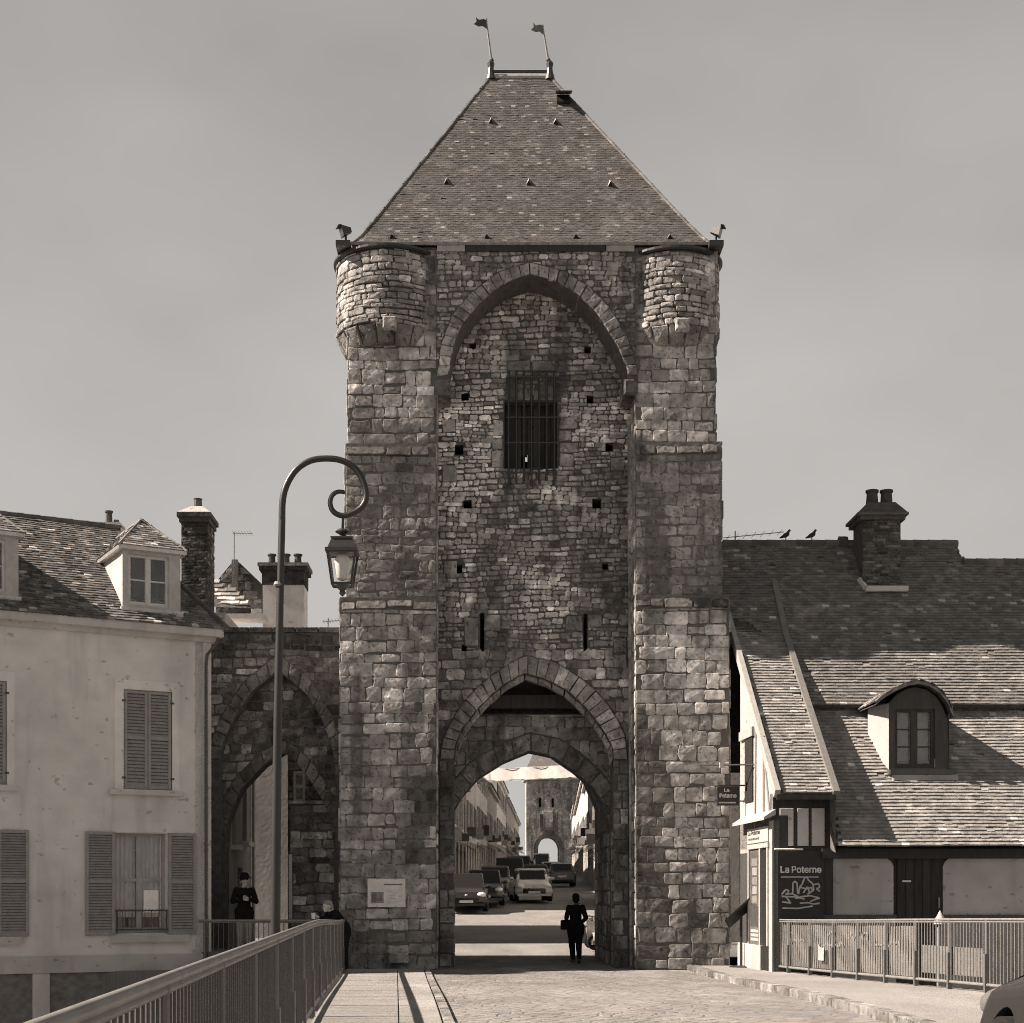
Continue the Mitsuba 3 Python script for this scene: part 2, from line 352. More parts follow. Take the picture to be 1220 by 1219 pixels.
L_OUT = Pp(fR, [(524, 905), (527, 881), (538, 859), (550, 839), (567, 821), (588, 803), (625, 781), (661, 789), (688, 805), (706, 819), (722, 836), (735, 856), (745, 878), (748, 905)])
I_IN = [(-.69, 3.2), (-.62, 3.65), (-.40, 4.04), (0, 4.49), (.6, 4.87), (1.23, 5.13), (1.75, 5.02), (2.3, 4.64), (2.75, 4.25), (3.03, 3.8), (3.155, 3.2)]
I_OUT = [(-1.08, 3.3), (-.98, 3.85), (-.70, 4.32), (-.22, 4.85), (.48, 5.28), (1.23, 5.58), (1.95, 5.43), (2.6, 4.97), (3.07, 4.5), (3.38, 3.95), (3.53, 3.3)]
XA, XB = -.944, 3.53                                          # sides of the recess between the buttresses
up_void = Polygon([(U_IN[0][0], 10)] + U_IN + [(U_IN[-1][0], 10)])
lo_void = Polygon([(L_IN[0][0], -1)] + L_IN + [(L_IN[-1][0], -1)])
in_void = Polygon([(-.69, -1)] + I_IN + [(3.155, -1)])
win = rect(fR.rect(601, 477, 664, 558))
twin = shapely.union_all([Polygon([(c[0] + w * math.cos(a), c[1] + h * math.sin(a)) for a in np.linspace(0, math.pi, 13)]) for c, w, h in
                          ((fR.hit(617, 477), .28, .34), (fR.hit(651, 477), .29, .36))])
slits = [rect(fR.rect(572, 730, 577, 776)), rect(fR.rect(695, 731, 700, 776))]
putlogs = [rect(fR.rect(x - w, y - h, x + w, y + h)) for x, y, w, h in ((563, 414, 4, 5), (700, 417, 4, 4), (554, 473, 4.5, 5), (703, 476, 4, 4.5), (547, 536, 5, 6), (726, 533, 4.5, 5),
            (557, 601, 5, 5), (711, 600, 5.5, 6), (546, 678, 4.5, 5), (721, 675, 3.5, 4), (553, 772, 3, 4))]
holes = shapely.union_all([win, *slits, *putlogs])
MT = .10
BUT = {}
# masses: left and right piers in three stages, with sloped set-offs
stagesL = [(-3.10, 0, 8.35, 33.84), (-2.98, 8.35, 11.82, 33.92), (-2.93, 11.82, 16.25, 34.0)]
stagesR = [(5.62, 0, 8.40, 33.84), (5.46, 8.40, 11.86, 33.92), (5.34, 11.86, 16.25, 34.0)]
def pier(stages, xin, xin2, side):
    m = M()
    for i, (x, z0, z1, y) in enumerate(stages):
        xa, xb = (x, xin) if side < 0 else (xin, x)
        m.box(min(xa, xb), y, z0 - .3, max(xa, xb), 35.3, z1, (.11, .14, .11)[i])
        xa, xb = (x, xin2) if side < 0 else (xin2, x)
        m.box(min(xa, xb) + .001, 35.29, z0 - .3, max(xa, xb) - .001, 41 - .003 * i, z1 + .001, MT)
    return m
BL = emit(GT + '__buttress', pier(stagesL, XA, -.69, -1), 'm_mortar')
BR = emit(GT + '__buttress', pier(stagesR, XB, 3.155, 1), 'm_mortar')
wall = sbox(XA, -.3, XB, 16.26)
ctr = M().prism(wall.difference(holes).difference(lo_void), fR, -.55, 0, MT)
CW = emit(GT + '__recessed_wall', ctr, 'm_mortar')
SP = emit(GT + '__spandrel', M().prism(sbox(XA, 13.2, XB, 16.24).difference(up_void), fF, -1.0, 0, MT), 'm_mortar')
IW = emit(GT + '__inner_wall', M().prism(sbox(XA, -.3, XB, 6.02).difference(in_void), fI, -.7, 0, MT), 'm_mortar')
bk_void = Polygon([(-.69, -1), (-.69, 4.0), (-.3, 4.9), (.4, 5.6), (1.23, 6.0), (2.06, 5.6), (2.75, 4.9), (3.155, 4.0), (3.155, -1)])
bwin = sbox(1.19, 13.15, 1.42, 13.62)
rear = M().prism(sbox(-.70, -.3, 3.165, 16.27).difference(bk_void).difference(bwin), fB, -1.0, 0, MT)
emit(GT + '__rear_wall', rear, 'm_mortar')
vault = M().prism(sbox(-.70, 3.3, 3.165, 9.0).difference(bk_void), front(36.9), -3.1, 0, .16)
vault.box(XA, 35.55, 8.2, XB, 36.9, 8.6, .1)
emit(GT + '__vault', vault, 'm_mortar')
for z in (6.15, 6.75, 7.35):                                  # timbers in the portcullis slot
    emit(GT + '__timber', M().box(XA, 36.05, z, XB, 36.3, z + .3, .06), 'm_wood')
def tz(base, amp=.32):
    return lambda u, v, r: base(u, v) * math.exp(r.normal(0, amp))
def wear(u, v, k=0):
    return float(meshkit.fbm(np.array([u * .55 + k, v * .32, k * 1.7]), 3, 4))
def toneL(u, v):
    w = wear(u, v, 1); t = .35 if v < 8.3 else .22
    if 12.4 < v < 14.3: t = .36
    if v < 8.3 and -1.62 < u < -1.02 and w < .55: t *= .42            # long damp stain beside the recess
    return t * (.3 + 1.4 * w) * (1 if v > .9 else .6)
def toneR(u, v):
    w = wear(u, v, 2); t = .38 if v < 8.0 else .26
    if v > 11.9: t = .37
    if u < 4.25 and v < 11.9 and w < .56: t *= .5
    return t * (.3 + 1.4 * w)
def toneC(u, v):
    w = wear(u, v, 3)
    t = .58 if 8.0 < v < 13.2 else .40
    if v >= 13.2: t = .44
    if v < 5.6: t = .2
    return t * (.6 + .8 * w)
pool = []
big = dict(hr=(.21, .36), wr=(.22, .54), cut=.11, jit=.07, dep=(.004, .020), bev=.009, joint=.007)
mid = dict(hr=(.15, .28), wr=(.18, .46), cut=.17, jit=.10, dep=(.003, .022), bev=.009, joint=.008, wob=.03)
rub = dict(hr=(.075, .15), wr=(.09, .30), cut=.26, jit=.14, dep=(.005, .034), bev=.011, joint=.010, wob=.04)
for st, hold, tone, xin, sd in ((stagesL, BL, toneL, XA, 10), (stagesR, BR, toneR, XB, 20)):
    for i, (x, z0, z1, y) in enumerate(st):
        lo, hi = min(x, xin) + .01, max(x, xin) - .01
        top = 16.2 if i == 2 else z1 - .28
        kind = {0: big, 1: mid, 2: big}[i]
        hs = []
        if sd == 10 and i == 0: hs = [sbox(*fF.rect(496 - 5, 930 - 5, 496 + 6, 930 + 7)), sbox(*fF.rect(494, 838, 503, 850)), sbox(*fF.rect(499, 745, 504, 752))]
        reg = sbox(lo, z0 if i else 0, hi, top)
        for h in hs: reg = reg.difference(h)
        pool.append((hold, 'stone', masonry(reg, front(y), tone=tz(tone, .20), seed=sd + i, **kind)))
        if i < 2:                                             # sloped set-off stones
            yn = st[i + 1][3]; L = math.hypot(.28, yn - y + .03)
            sl = Fr((0, y - .03, z1 - .28), (1, 0, 0), (0, -.28, yn - y + .03), (0, yn - y + .03, .28))
            pool.append((hold, 'setoff_stone', masonry(sbox(lo - .02, -.02, hi + .02, L), sl, (L + .02, L + .03), (.25, .7), tz(lambda u, v: .15, .35), seed=sd + 5 + i, cut=.12, jit=.06, dep=(.03, .05))))
        s = -1 if x < 0 else 1                                # the outer side face
        sf = Fr((x, 0, 0), (0, 1, 0), (s, 0, 0))
        pool.append((hold, 'side_stone', [(.0, *q[1:]) for q in masonry(sbox(y, z0, 41, z1), sf, (.3, .5), (.4, .9), tz(lambda u, v: .3, .3), seed=sd + 7 + i)]))
        if True:                                              # the inner side face, seen in the recess
            sf = Fr((xin, 0, 0), (0, 1, 0), (-s, 0, 0))
            pool.append((hold, 'reveal_stone', [(.0, *q[1:]) for q in masonry(sbox(y + .01, z0, 35.0, z1), sf, (.26, .42), (.3, .6), tz(lambda u, v: .3, .25), seed=sd + 9 + i, dep=(.01, .025))]))
cw_reg = sbox(XA, 7.4, XB, 15.9).difference(shapely.union_all([win.buffer(.02), twin, *[s.buffer(.02) for s in slits], *putlogs]))
quo = [rect(fR.rect(*q)) for q in ((576, 732, 597, 752), (674, 733, 694, 752), (700, 732, 718, 748), (553, 735, 571, 770), (588, 500, 600, 520), (585, 537, 600, 557), (666, 497, 688, 512), (666, 527, 690, 540),
        (586, 522, 600, 535), (666, 513, 681, 526), (666, 541, 684, 556), (604, 430, 632, 443), (634, 430, 662, 443), (526, 555, 544, 575), (727, 545, 744, 562), (528, 668, 545, 684), (731, 760, 747, 778), (731, 780, 747, 797), (526, 500, 543, 516))]
qs = []
rq = np.random.default_rng(5)
for q in quo:
    V, Fc = block(np.array(q.buffer(-.012).exterior.coords)[:-1] + rq.normal(0, .012, (4, 2)), fR, -.03, rq.uniform(.03, .055), .02, .01)
    qs.append((q.area + .2, V, Fc, np.full(len(V), rq.uniform(.32, .48)), None))
pool.append((CW, 'quoin', qs))
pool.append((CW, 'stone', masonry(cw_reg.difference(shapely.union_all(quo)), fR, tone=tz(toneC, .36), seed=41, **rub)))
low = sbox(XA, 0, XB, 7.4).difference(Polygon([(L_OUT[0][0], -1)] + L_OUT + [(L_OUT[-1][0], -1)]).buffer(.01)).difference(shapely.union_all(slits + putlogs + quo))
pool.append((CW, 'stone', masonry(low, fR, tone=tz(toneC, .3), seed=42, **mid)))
for a in (0, 1):                                             # jambs of the outer arch
    xs = [L_OUT[0][0], L_IN[0][0]] if a == 0 else [L_IN[-1][0], L_OUT[-1][0]]
    pool.append((CW, 'jamb_stone', masonry(sbox(xs[0], 0, xs[1], L_IN[0][1] - .02), fR, (.3, .45), (.36, .4), tz(lambda u, v: .2, .25), seed=44 + a, cut=.08, jit=.03)))
    s = 1 if a == 0 else -1
    for y0, y1, xx in ((35.0, 35.55, L_IN[0][0] if a == 0 else L_IN[-1][0]), (36.2, 40.9, -.69 if a == 0 else 3.155)):
        pool.append((CW, 'reveal_stone', [(.0, *q[1:]) for q in masonry(sbox(y0, 0, y1, 3.2), Fr((xx, 0, 0), (0, 1, 0), (s, 0, 0)), (.3, .42), (.4, .8), tz(lambda u, v: .24, .25), seed=48 + a, dep=(.005, .02))]))
sp_reg = sbox(XA, 13.3, XB, 16.2).difference(Polygon([(U_OUT[0][0], 10)] + U_OUT + [(U_OUT[-1][0], 10)]).buffer(.01))
pool.append((SP, 'stone', masonry(sp_reg, fF, tone=tz(lambda u, v: .33 * (.5 + wear(u, v, 6)), .3), seed=51, **rub)))
iw_reg = sbox(XA, 3.2, XB, 6.0).difference(Polygon([(-1.08, 0)] + I_OUT + [(3.53, 0)]).buffer(.01))
pool.append((IW, 'stone', masonry(iw_reg, fI, tone=tz(lambda u, v: .33, .22), seed=61, **big)))
emit_stones(pool, 300, GT + '__rubble')
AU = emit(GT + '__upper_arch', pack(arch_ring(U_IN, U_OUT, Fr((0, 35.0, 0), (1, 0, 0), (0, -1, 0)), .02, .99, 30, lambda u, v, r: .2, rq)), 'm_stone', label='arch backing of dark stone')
for s in arch_ring(U_IN, U_OUT, fF, -.05, .05, 31, tz(lambda u, v: .37, .16), rq): emit(AU + '__voussoir', (s[1], s[2], s[3]), 'm_stone')
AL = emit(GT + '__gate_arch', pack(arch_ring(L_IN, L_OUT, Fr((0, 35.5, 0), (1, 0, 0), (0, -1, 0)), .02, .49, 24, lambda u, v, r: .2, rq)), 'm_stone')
for s in arch_ring(L_IN, L_OUT, fR, -.05, .07, 27, tz(lambda u, v: .36, .16), rq): emit(AL + '__voussoir', (s[1], s[2], s[3]), 'm_stone')
l2 = [(x * .96 + 1.23 * .04, z - .13) for x, z in L_IN]       # a thin moulding inside the ring
for s in arch_ring(l2, L_IN, fR, -.3, -.06, 17, tz(lambda u, v: .3, .12), rq): emit(AL + '__moulding', (s[1], s[2], s[3]), 'm_stone')
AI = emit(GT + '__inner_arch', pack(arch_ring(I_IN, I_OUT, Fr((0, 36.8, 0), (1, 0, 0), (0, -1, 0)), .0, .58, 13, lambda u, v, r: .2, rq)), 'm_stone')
for s in arch_ring(I_IN, I_OUT, fI, -.05, .03, 14, tz(lambda u, v: .23, .18), rq): emit(AI + '__voussoir', (s[1], s[2], s[3]), 'm_stone')
for px in (527, 752):                                        # corbels under the springing of the upper arch
    a = fF.hit(px, 462)
    emit(GT + '__corbel', M().bev(fF, a[0] - .17, a[1] - .16, a[0] + .17, a[1] + .2, -.9, .03, .05, .17), 'm_stone')
a, b = fR.hit(752, 500), fR.hit(756, 1150)                    # pale tube added for the lighter, sky-lit buttress side in the recess corner
emit(GT + '__shaft', M().tube([(a[0] - .02, 34.86, a[1]), (b[0] - .04, 34.86, 0)], .085, 8, .38), 'm_stone', smooth=True)
r1 = np.random.default_rng(8)
for (x, y, w, h) in ((476, 1141, 22, 12),):                   # loose stone block at the foot
    u0, v0, u1, v1 = fF.rect(x - w / 2, y - h / 2, x + w / 2, y + h / 2)
    emit(GT + '__plinth_block', M().bev(front(33.82), u0, v0, u1, v1, -.1, .22, .03, .38), 'm_stone')
# window of the recess: planked leaves, twin blind heads, iron grille
WN = GT + '__grilled_window'
u0, v0, u1, v1 = win.bounds
m = M()
m.prism(twin, fR, -.02, .015, .30)
emit(WN, m, 'm_stone', label='twin blind window heads of paler stone', fixed=True)
npl = 9
for i in range(npl):
    a, b = u0 + (u1 - u0) * i / npl, u0 + (u1 - u0) * (i + .93) / npl
    v = v0 + (.38 if i == 3 else 0)
    emit(WN + '__plank', M().bev(fR, a, v, b, v1 + .3, -.45, -.38 + .02 * (i % 2), .006, .035 + .012 * (i % 3)), 'm_wood')
emit(WN + '__lintel', M().bev(fR, u0 - .1, v1 - .03, u1 + .1, v1 + .05, -.3, -.02, .01, .1), 'm_wood')
for i in range(7):
    x = fR.hit(606 + i * 9.0, 500)[0]
    emit(WN + '__bar', M().tube([fR(x, fR.hit(600, 581 - (i % 3) * 3)[1], .14), fR(x, fR.hit(600, 444)[1], .14)], .026, 6, .025), 'm_metal')
for py in (452, 500, 530, 565):
    a, b = fR.hit(603, py), fR.hit(664, py)
    emit(WN + '__crossbar', M().beam(fR(a[0], a[1], .14), fR(b[0], b[1], .14), .05, .03, .03), 'm_metal')
# corner turrets
def turret(cx, cy, R, seed):
    fr = Cyl(cx, cy, R)
    k = emit(GT + '__turret', M().lathe((cx, cy, 0), [(.1, 14.02), (R * .8, 14.05), (R - .04, 14.42), (R - .02, 16.1), (.1, 16.1)], 40, MT), 'm_mortar')
    A = 2.2 * R
    ss = masonry(sbox(-A, 14.42, A, 16.06), fr, (.085, .17), (.13, .44), tz(lambda u, v: .36 * (.55 + .9 * wear(u, v, seed)), .25), seed=seed, cut=.2, jit=.12, dep=(.005, .05), bev=.014, joint=.010, wob=.03)
    for s in sorted([s for s in ss if abs(s[4][0]) < 1.5 * R], key=lambda s: -s[0])[:50]: emit(k + '__drum_stone', (s[1], s[2], s[3]), 'm_stone'); s[3][:] = -1
    emit(k + '__rubble', pack([s for s in ss if s[3][0] >= 0]), 'm_stone', kind='stuff')
    for i, a in enumerate(np.linspace(-1.9, 1.9, 11)):       # tapering corbel course
        P = [(a * R - .19 * R, 0), (a * R + .17 * R, 0), (a * R + .17 * R, .4), (a * R - .19 * R, .4)]
        cone = lambda u, v, d: np.stack([cx + (R * (.82 + .45 * np.asarray(v)) + d) * np.sin(np.asarray(u) / R), cy - (R * (.82 + .45 * np.asarray(v)) + d) * np.cos(np.asarray(u) / R), 14.02 + np.asarray(v)], -1)
        v, f = block(P, cone, -.1, .02 + .02 * (i % 2), .03, .01)
        emit(k + '__corbel_stone', M().add(v, f, .2 + .1 * rq.random()), 'm_stone')
    emit(k + '__gutter_rim', M().lathe((cx, cy, 0), [(R * .7, 16.06), (R + .05, 16.07), (R + .10, 16.10), (R + .10, 16.15), (R * .8, 16.26), (R * .3, 16.62)], 40, .03), 'm_metal')
    bl = Fr((cx + .08, cy - R, 0), (1, 0, 0), (0, -1, 0))
    emit(k + '__bracket_stone', M().bev(bl, -.14, 14.25, .16, 14.5, -.4, .16, .03, .42), 'm_stone')
    return k
turret(-2.06, 34.78, 1.17, 71); turret(4.45, 34.75, 1.05, 72)
# roof
prof = [(33.93, 16.31, -2.84, 5.18), (34.2, 16.55, -2.70, 5.07), (34.5, 17.0, -2.43, 4.78), (37.5, 21.98, .31, 1.77)]
RF = GT + '__roof'
m = M()
for (ya, za, la, ra), (yb, zb, lb, rb) in zip(prof, prof[1:]):
    A = [(la, ya, za), (ra, ya, za), (ra, 75 - ya, za), (la, 75 - ya, za)]; B = [(lb, yb, zb), (rb, yb, zb), (rb, 75 - yb, zb), (lb, 75 - yb, zb)]
    for i in range(4): m.add([A[i], A[(i + 1) % 4], B[(i + 1) % 4], B[i]], [[0, 1, 2, 3]], .08)
m.add([(-2.84, 33.93, 16.305), (5.18, 33.93, 16.305), (5.18, 41.07, 16.305), (-2.84, 41.07, 16.305)], [[0, 1, 2, 3]], .08)
emit(RF, m, 'm_tile', fixed=True)
def roof_tone(lo, hi, pale=.12, amp=.25):
    def f(u, v, r, n):
        t = np.exp(r.normal(0, amp, n)) * r.uniform(lo, hi, n)
        g = meshkit.fbm(np.stack([u * .7, v * .9, u * 0], -1), 3, 9)
        return np.where(r.random(n) < pale * np.clip(g * 3 - .7, .1, 2), np.minimum(t * 2.3, .5), t)
    return f
tm = M()
vt = {}
for side in range(4):
    for k, ((ya, za, la, ra), (yb, zb, lb, rb)) in enumerate(zip(prof, prof[1:])):
        if side in (0, 2):
            o = (0, ya, za) if side == 0 else (0, 75 - ya, za); s = 1 if side == 0 else -1
            h = math.hypot(yb - ya, zb - za)
            fr = Fr(o, (1, 0, 0), (0, -s * (zb - za), yb - ya), (0, s * (yb - ya), zb - za))
            reg = Poly((la, 0), (ra, 0), (rb, h), (lb, h))
        else:
            xa, xb = (la, lb) if side == 1 else (ra, rb); h = math.hypot(xb - xa, zb - za); s = 1 if side == 1 else -1
            fr = Fr((xa, 37.5, za), (0, 1, 0), (-s * (zb - za), 0, abs(xb - xa)), (xb - xa, 0, zb - za))
            reg = Poly((ya - 37.5, 0), (37.5 - ya, 0), (37.5 - yb, h), (yb - 37.5, h))
        q = tiles(reg, fr, .072, .115, .018, roof_tone(.072, .092, .035, .08), seed=80 + side * 5 + k, sag=.004)
        tm.add(*q.out())
        if side == 0: vt[k] = fr
emit(RF + '__tile', tm, 'm_tile', kind='stuff')
m = M()
for i in range(4):
    for a, b in zip(prof, prof[1:]):
        p = lambda q: ((q[2], q[0]), (q[3], q[0]), (q[3], 75 - q[0]), (q[2], 75 - q[0]))[i] + (q[1],)
        hip_tiles(m, p(a), p(b), .045, max(2, int(np.linalg.norm(np.subtract(p(a), p(b))) / .3)), .13, rq)
emit(RF + '__hip_cap', m, 'm_tile', kind='stuff')
emit(RF + '__ridge_cap', M().tube([(.2, 37.5, 21.98), (1.88, 37.5, 21.98)], .07, 8, .35), 'm_metal')
emit(RF + '__ridge_rail', M().beam((.35, 37.5, 22.12), (1.73, 37.5, 22.12), .05, .05, .04), 'm_metal')
for xp in (.31, 1.77):
    emit(RF + '__ridge_post', M().lathe((xp, 37.5, 21.9), [(.14, 0), (.09, .15), (.07, .3), (.09, .42), (.03, .5)], 10, .03), 'm_metal')
fr = vt[2]
def on_roof(px, py):
    k = 2
    q = vt[2].hit(px, py)
    if q[1] < 0: k = 0; q = vt[0].hit(px, py)
    return vt[k], q
for px, py in ((585, 147), (662, 148), (532, 219), (630, 220), (727, 222), (467, 285), (580, 285), (686, 285), (798, 285)):
    fr, q = on_roof(px, py)
    m = M().add(fr([q[0] - .07, q[0] + .07, q[0], q[0]], [q[1] - .05, q[1] - .05, q[1] + .02, q[1] + .2], [.03, .03, .11, .03]), [[0, 2, 3], [1, 3, 2]], .3)
    k = emit(RF + '__roof_vent', m, 'm_tile')
    emit(k + '__mouth', M().add(fr([q[0] - .055, q[0] + .055, q[0]], [q[1] - .045] * 2 + [q[1] + .02], [.03, .03, .095]), [[0, 1, 2]], .01), 'm_wood')
fr, q = on_roof(671, 121)
k = emit(RF + '__roof_hatch', M().fbox(fr, q[0] - .16, q[1] - .14, q[0] + .16, q[1] + .15, .0, .09, .015), 'm_metal')
emit(k + '__raised_lid', M().obox(fr(q[0] - .2, q[1] + .14, .1), fr(.4, 0, 0) - fr(0, 0, 0), fr(0, -.26, .22) - fr(0, 0, 0), fr(0, 0, .03) - fr(0, 0, 0), .05), 'm_metal')
emit(GT + '__eave_board', M().box(-2.84, 33.90, 16.27, 5.18, 33.93, 16.33, .2), 'm_wood')
for x0, x1, t in ((-.93, -.30, .36), (-.28, 2.85, .04), (2.87, 3.5, .33)):
    emit(GT + '__soffit_board', M().box(x0, 33.925, 16.14, x1, 33.96, 16.27, t), 'm_wood')
for sx, px in ((-1, 409), (1, 853)):
    c = W(px, 291, 33.8)
    emit(GT + '__eave_bracket', M().box(c[0] - .16, 33.7, 16.17, c[0] + .16, 34.3, 16.29, .03), 'm_metal')
# things on the tower
def floodlight(px, side, lab):
    k = thing('floodlight', lab, 'floodlight', 'floodlights on the eave corners')
    c = W(px, 290, 33.8)
    emit(k + '__post', M().tube([(c[0], c[1], 16.28), (c[0], c[1], 16.46)], .025, 6, .03), 'm_metal')
    h = M(); a = np.array([c[0], c[1], 16.53])
    d = np.array([side * .85, -.3, -.25]); d /= np.linalg.norm(d); x = np.cross(d, (0, 0, 1)); x /= np.linalg.norm(x); z = np.cross(x, d)
    P = [a + d * q + x * sx * w * .5 + z * sz * w * .5 for q, w in ((-.12, .10), (.11, .23)) for sx, sz in ((-1, -1), (1, -1), (1, 1), (-1, 1))]
    h.add(P, [[0, 1, 2, 3], [4, 5, 6, 7]] + [[i, (i + 1) % 4, (i + 1) % 4 + 4, i + 4] for i in range(4)], .035)
    emit(k + '__housing', h, 'm_metal')
    emit(k + '__lens', M().poly([a + d * .113 + x * sx * .095 + z * sz * .095 for sx, sz in ((-1, -1), (1, -1), (1, 1), (-1, 1))], .05), 'm_gloss')
    emit(k + '__visor', M().obox(a + d * .10 - x * .12 + z * .11, d * .08, x * .24, z * .015, .03), 'm_metal')
floodlight(412, -1, 'small dark floodlight on the left corner of the tower eave')
floodlight(853, 1, 'small dark floodlight on the right corner of the tower eave')
def weather_vane(base, top, fl, lab):
    k = thing('weather_vane', lab, 'weather vane', 'weather vanes on the tower ridge')
    a, b = np.array(base), np.array(top)
    emit(k + '__pole', M().tube([a, b], [.028, .018], 6, .22), 'm_metal')
    emit(k + '__collar', M().lathe(a, [(.03, 0), (.06, .04), (.03, .1)], 8, .05), 'm_metal')
    c = a + (b - a) * .86
    o = [(0, .1), (-.10, .12), (-.22, .08), (-.30, .13), (-.27, .03), (-.33, -.04), (-.2, -.08), (-.1, -.05), (0, -.1)]
    emit(k + '__flag', M().prism(Polygon([(x * fl, y) for x, y in o]), Fr(c, (.96, .28, 0), (.28, -.96, 0), (.12, 0, 1)), -.008, .008, .04 if fl == 1 else .12), 'm_metal')
weather_vane((.33, 37.5, 22.35), (.19, 37.5, 23.44), 1.0, 'leaning pole with dark swallowtail metal flag on the left end of the ridge')
weather_vane((1.74, 37.5, 22.35), (1.59, 37.5, 23.28), .95, 'leaning pole with paler ragged metal flag on the right end of the ridge')
k = thing('information_panel', 'white framed history panel with title and picture fixed to the left buttress', 'sign')
fp = front(33.78); u0, v0, u1, v1 = fp.rect(438, 1047, 483, 1081)
emit(k + '__board', M().bev(fp, u0, v0, u1, v1, -.02, .02, .006, .62), 'm_paint')
emit(k + '__title', M().fbox(fp, u0 + .36, v1 - .145, u1 - .07, v1 - .115, .02, .023, .15), 'm_paint')
emit(k + '__picture', M().fbox(fp, u0 + .07, v0 + .09, u0 + .36, v0 + .34, .02, .023, .22), 'm_paint')
m = M()
for a, b, c, d in ((.1, .12, .2, .3), (.22, .14, .33, .2), (.14, .22, .18, .33), (.27, .2, .3, .28)): m.fbox(fp, u0 + a, v0 + b, u0 + c, v0 + d, .023, .0255, .12)
emit(k + '__picture_shapes', m, 'm_paint')
m = M()
for i in range(9): m.fbox(fp, u0 + .42, v0 + .09 + i * .034, u1 - .07 - .12 * ((i * 7) % 3 == 0), v0 + .098 + i * .034, .02, .0225, .38)
emit(k + '__text_lines', m, 'm_paint')
for sx in (u0 + .22, u1 - .22):
    for sz in (v0, v1): emit(k + '__clip', M().fbox(fp, sx - .015, sz - .02, sx + .015, sz + .02, -.03, .03, .2), 'm_metal')

# ------------------------------------------------------------------ the arched wall left of the tower
AW = thing('arched_wall', 'dark rubble wall with a pointed passage arch between the pale house and the tower', 'wall')
fW, fV = front(36.0), front(36.35)
B_IN = Pp(fW, [(262, 905), (266, 885), (279, 857), (299, 826), (331, 799), (338, 805), (363, 826), (383, 857), (396, 892), (400, 925)])
B_OUT = Pp(fW, [(248, 905), (253, 878), (267, 847), (289, 813), (331, 779), (343, 788), (373, 813), (394, 849), (408, 888), (412, 925)])
O_IN = Pp(fV, [(268, 1010), (271, 980), (287, 941), (315, 912), (338, 896), (352, 908), (365, 924), (382, 950), (394, 975), (398, 1010)])
O_OUT = Pp(fV, [(256, 1006), (259, 972), (277, 930), (307, 899), (338, 880), (358, 894), (374, 911), (393, 940), (407, 970), (411, 1006)])
big_void = Polygon([(B_IN[0][0], -3)] + B_IN + [(B_IN[-1][0], -3)]); op_void = Polygon([(O_IN[0][0], -3)] + O_IN + [(O_IN[-1][0], -3)])
m = M().prism(sbox(-6.6, -3, -3.0, 7.95).difference(big_void), fW, -.34, 0, .1)
m.prism(sbox(-6.6, -3, -3.0, 7.94).difference(op_void), fV, -.6, 0, .1)
emit(AW + '__wall', m, 'm_mortar')
tW = tz(lambda u, v: .22 * (.45 + 1.1 * wear(u, v, 8)) * (.45 if v > 7.5 else 1), .38)
ring = Polygon([(B_OUT[0][0], -3)] + B_OUT + [(B_OUT[-1][0], -3)])
p1 = masonry(sbox(-6.5, 4.5, -3.05, 7.9).difference(ring), fW, tone=tW, seed=91, **mid)
ring2 = Polygon([(O_OUT[0][0], -3)] + O_OUT + [(O_OUT[-1][0], -3)])
p2 = masonry(big_void.intersection(sbox(-6.6, 2.5, -3.0, 8)).difference(ring2), fV, tone=tz(lambda u, v: .2 * (.45 + 1.1 * wear(u, v, 9)), .4), seed=92, **mid)
emit_stones([(AW + '__wall', 'stone', p1), (AW + '__wall', 'stone', p2)], 260, AW + '__rubble')
for s in arch_ring(B_IN, B_OUT, fW, -.05, .04, 19, tz(lambda u, v: .24, .25), rq): emit(AW + '__relieving_arch__voussoir', (s[1], s[2], s[3]), 'm_stone')
for s in arch_ring(O_IN, O_OUT, fV, -.3, .04, 17, tz(lambda u, v: .15, .25), rq): emit(AW + '__passage_arch__voussoir', (s[1], s[2], s[3]), 'm_stone')
for i, x in enumerate(np.arange(-6.55, -3.2, .55)):
    emit(AW + '__coping_stone', M().bev(front(36.0), x, 7.93, x + .53, 8.05, -.95, .08, .015, rq.uniform(.07, .16)), 'm_stone')
# what stands behind the arch
SH = thing('side_house', 'stone house wall with a pale louvred shutter, seen through the right of the passage arch', 'house')
fs = front(38.6); a = fs.hit(343, 900)
emit(SH + '__wall', M().box(a[0], 38.6, -.5, -2.9, 40.6, 7.6, .09), 'm_mortar')
emit_stones([(SH + '__wall', 'stone', masonry(sbox(a[0], 3.6, -3.0, 7.5), fs, tone=tz(lambda u, v: .26, .4), seed=96, hr=(.15, .28), wr=(.18, .46), cut=.17, jit=.1, joint=.009))], 30, SH + '__rubble')
RW = thing('rubble_wall', 'low rubble wall with pale coping seen through the right half of the passage arch', 'wall')
fq = front(37.6); a = fq.hit(346, 955); b = fq.hit(408, 1100)
emit(RW + '__core', M().fbox(fq, a[0], -.5, -3.05, a[1] - .06, -.4, 0, .12), 'm_mortar')
emit_stones([(RW, 'stone', masonry(sbox(a[0], .4, -3.1, a[1] - .08), fq, tone=tz(lambda u, v: .3, .4), seed=95, **mid))], 60, RW + '__rubble')
emit(RW + '__coping', M().bev(fq, a[0] - .05, a[1] - .06, -3.08, a[1] + .02, -.45, .08, .02, .42), 'm_stone')
emit(RW + '__white_post', M().box(*W(344, 1095, 37.4), *(W(348, 1018, 37.4) + (0, .08, 0)), .55), 'm_paint')
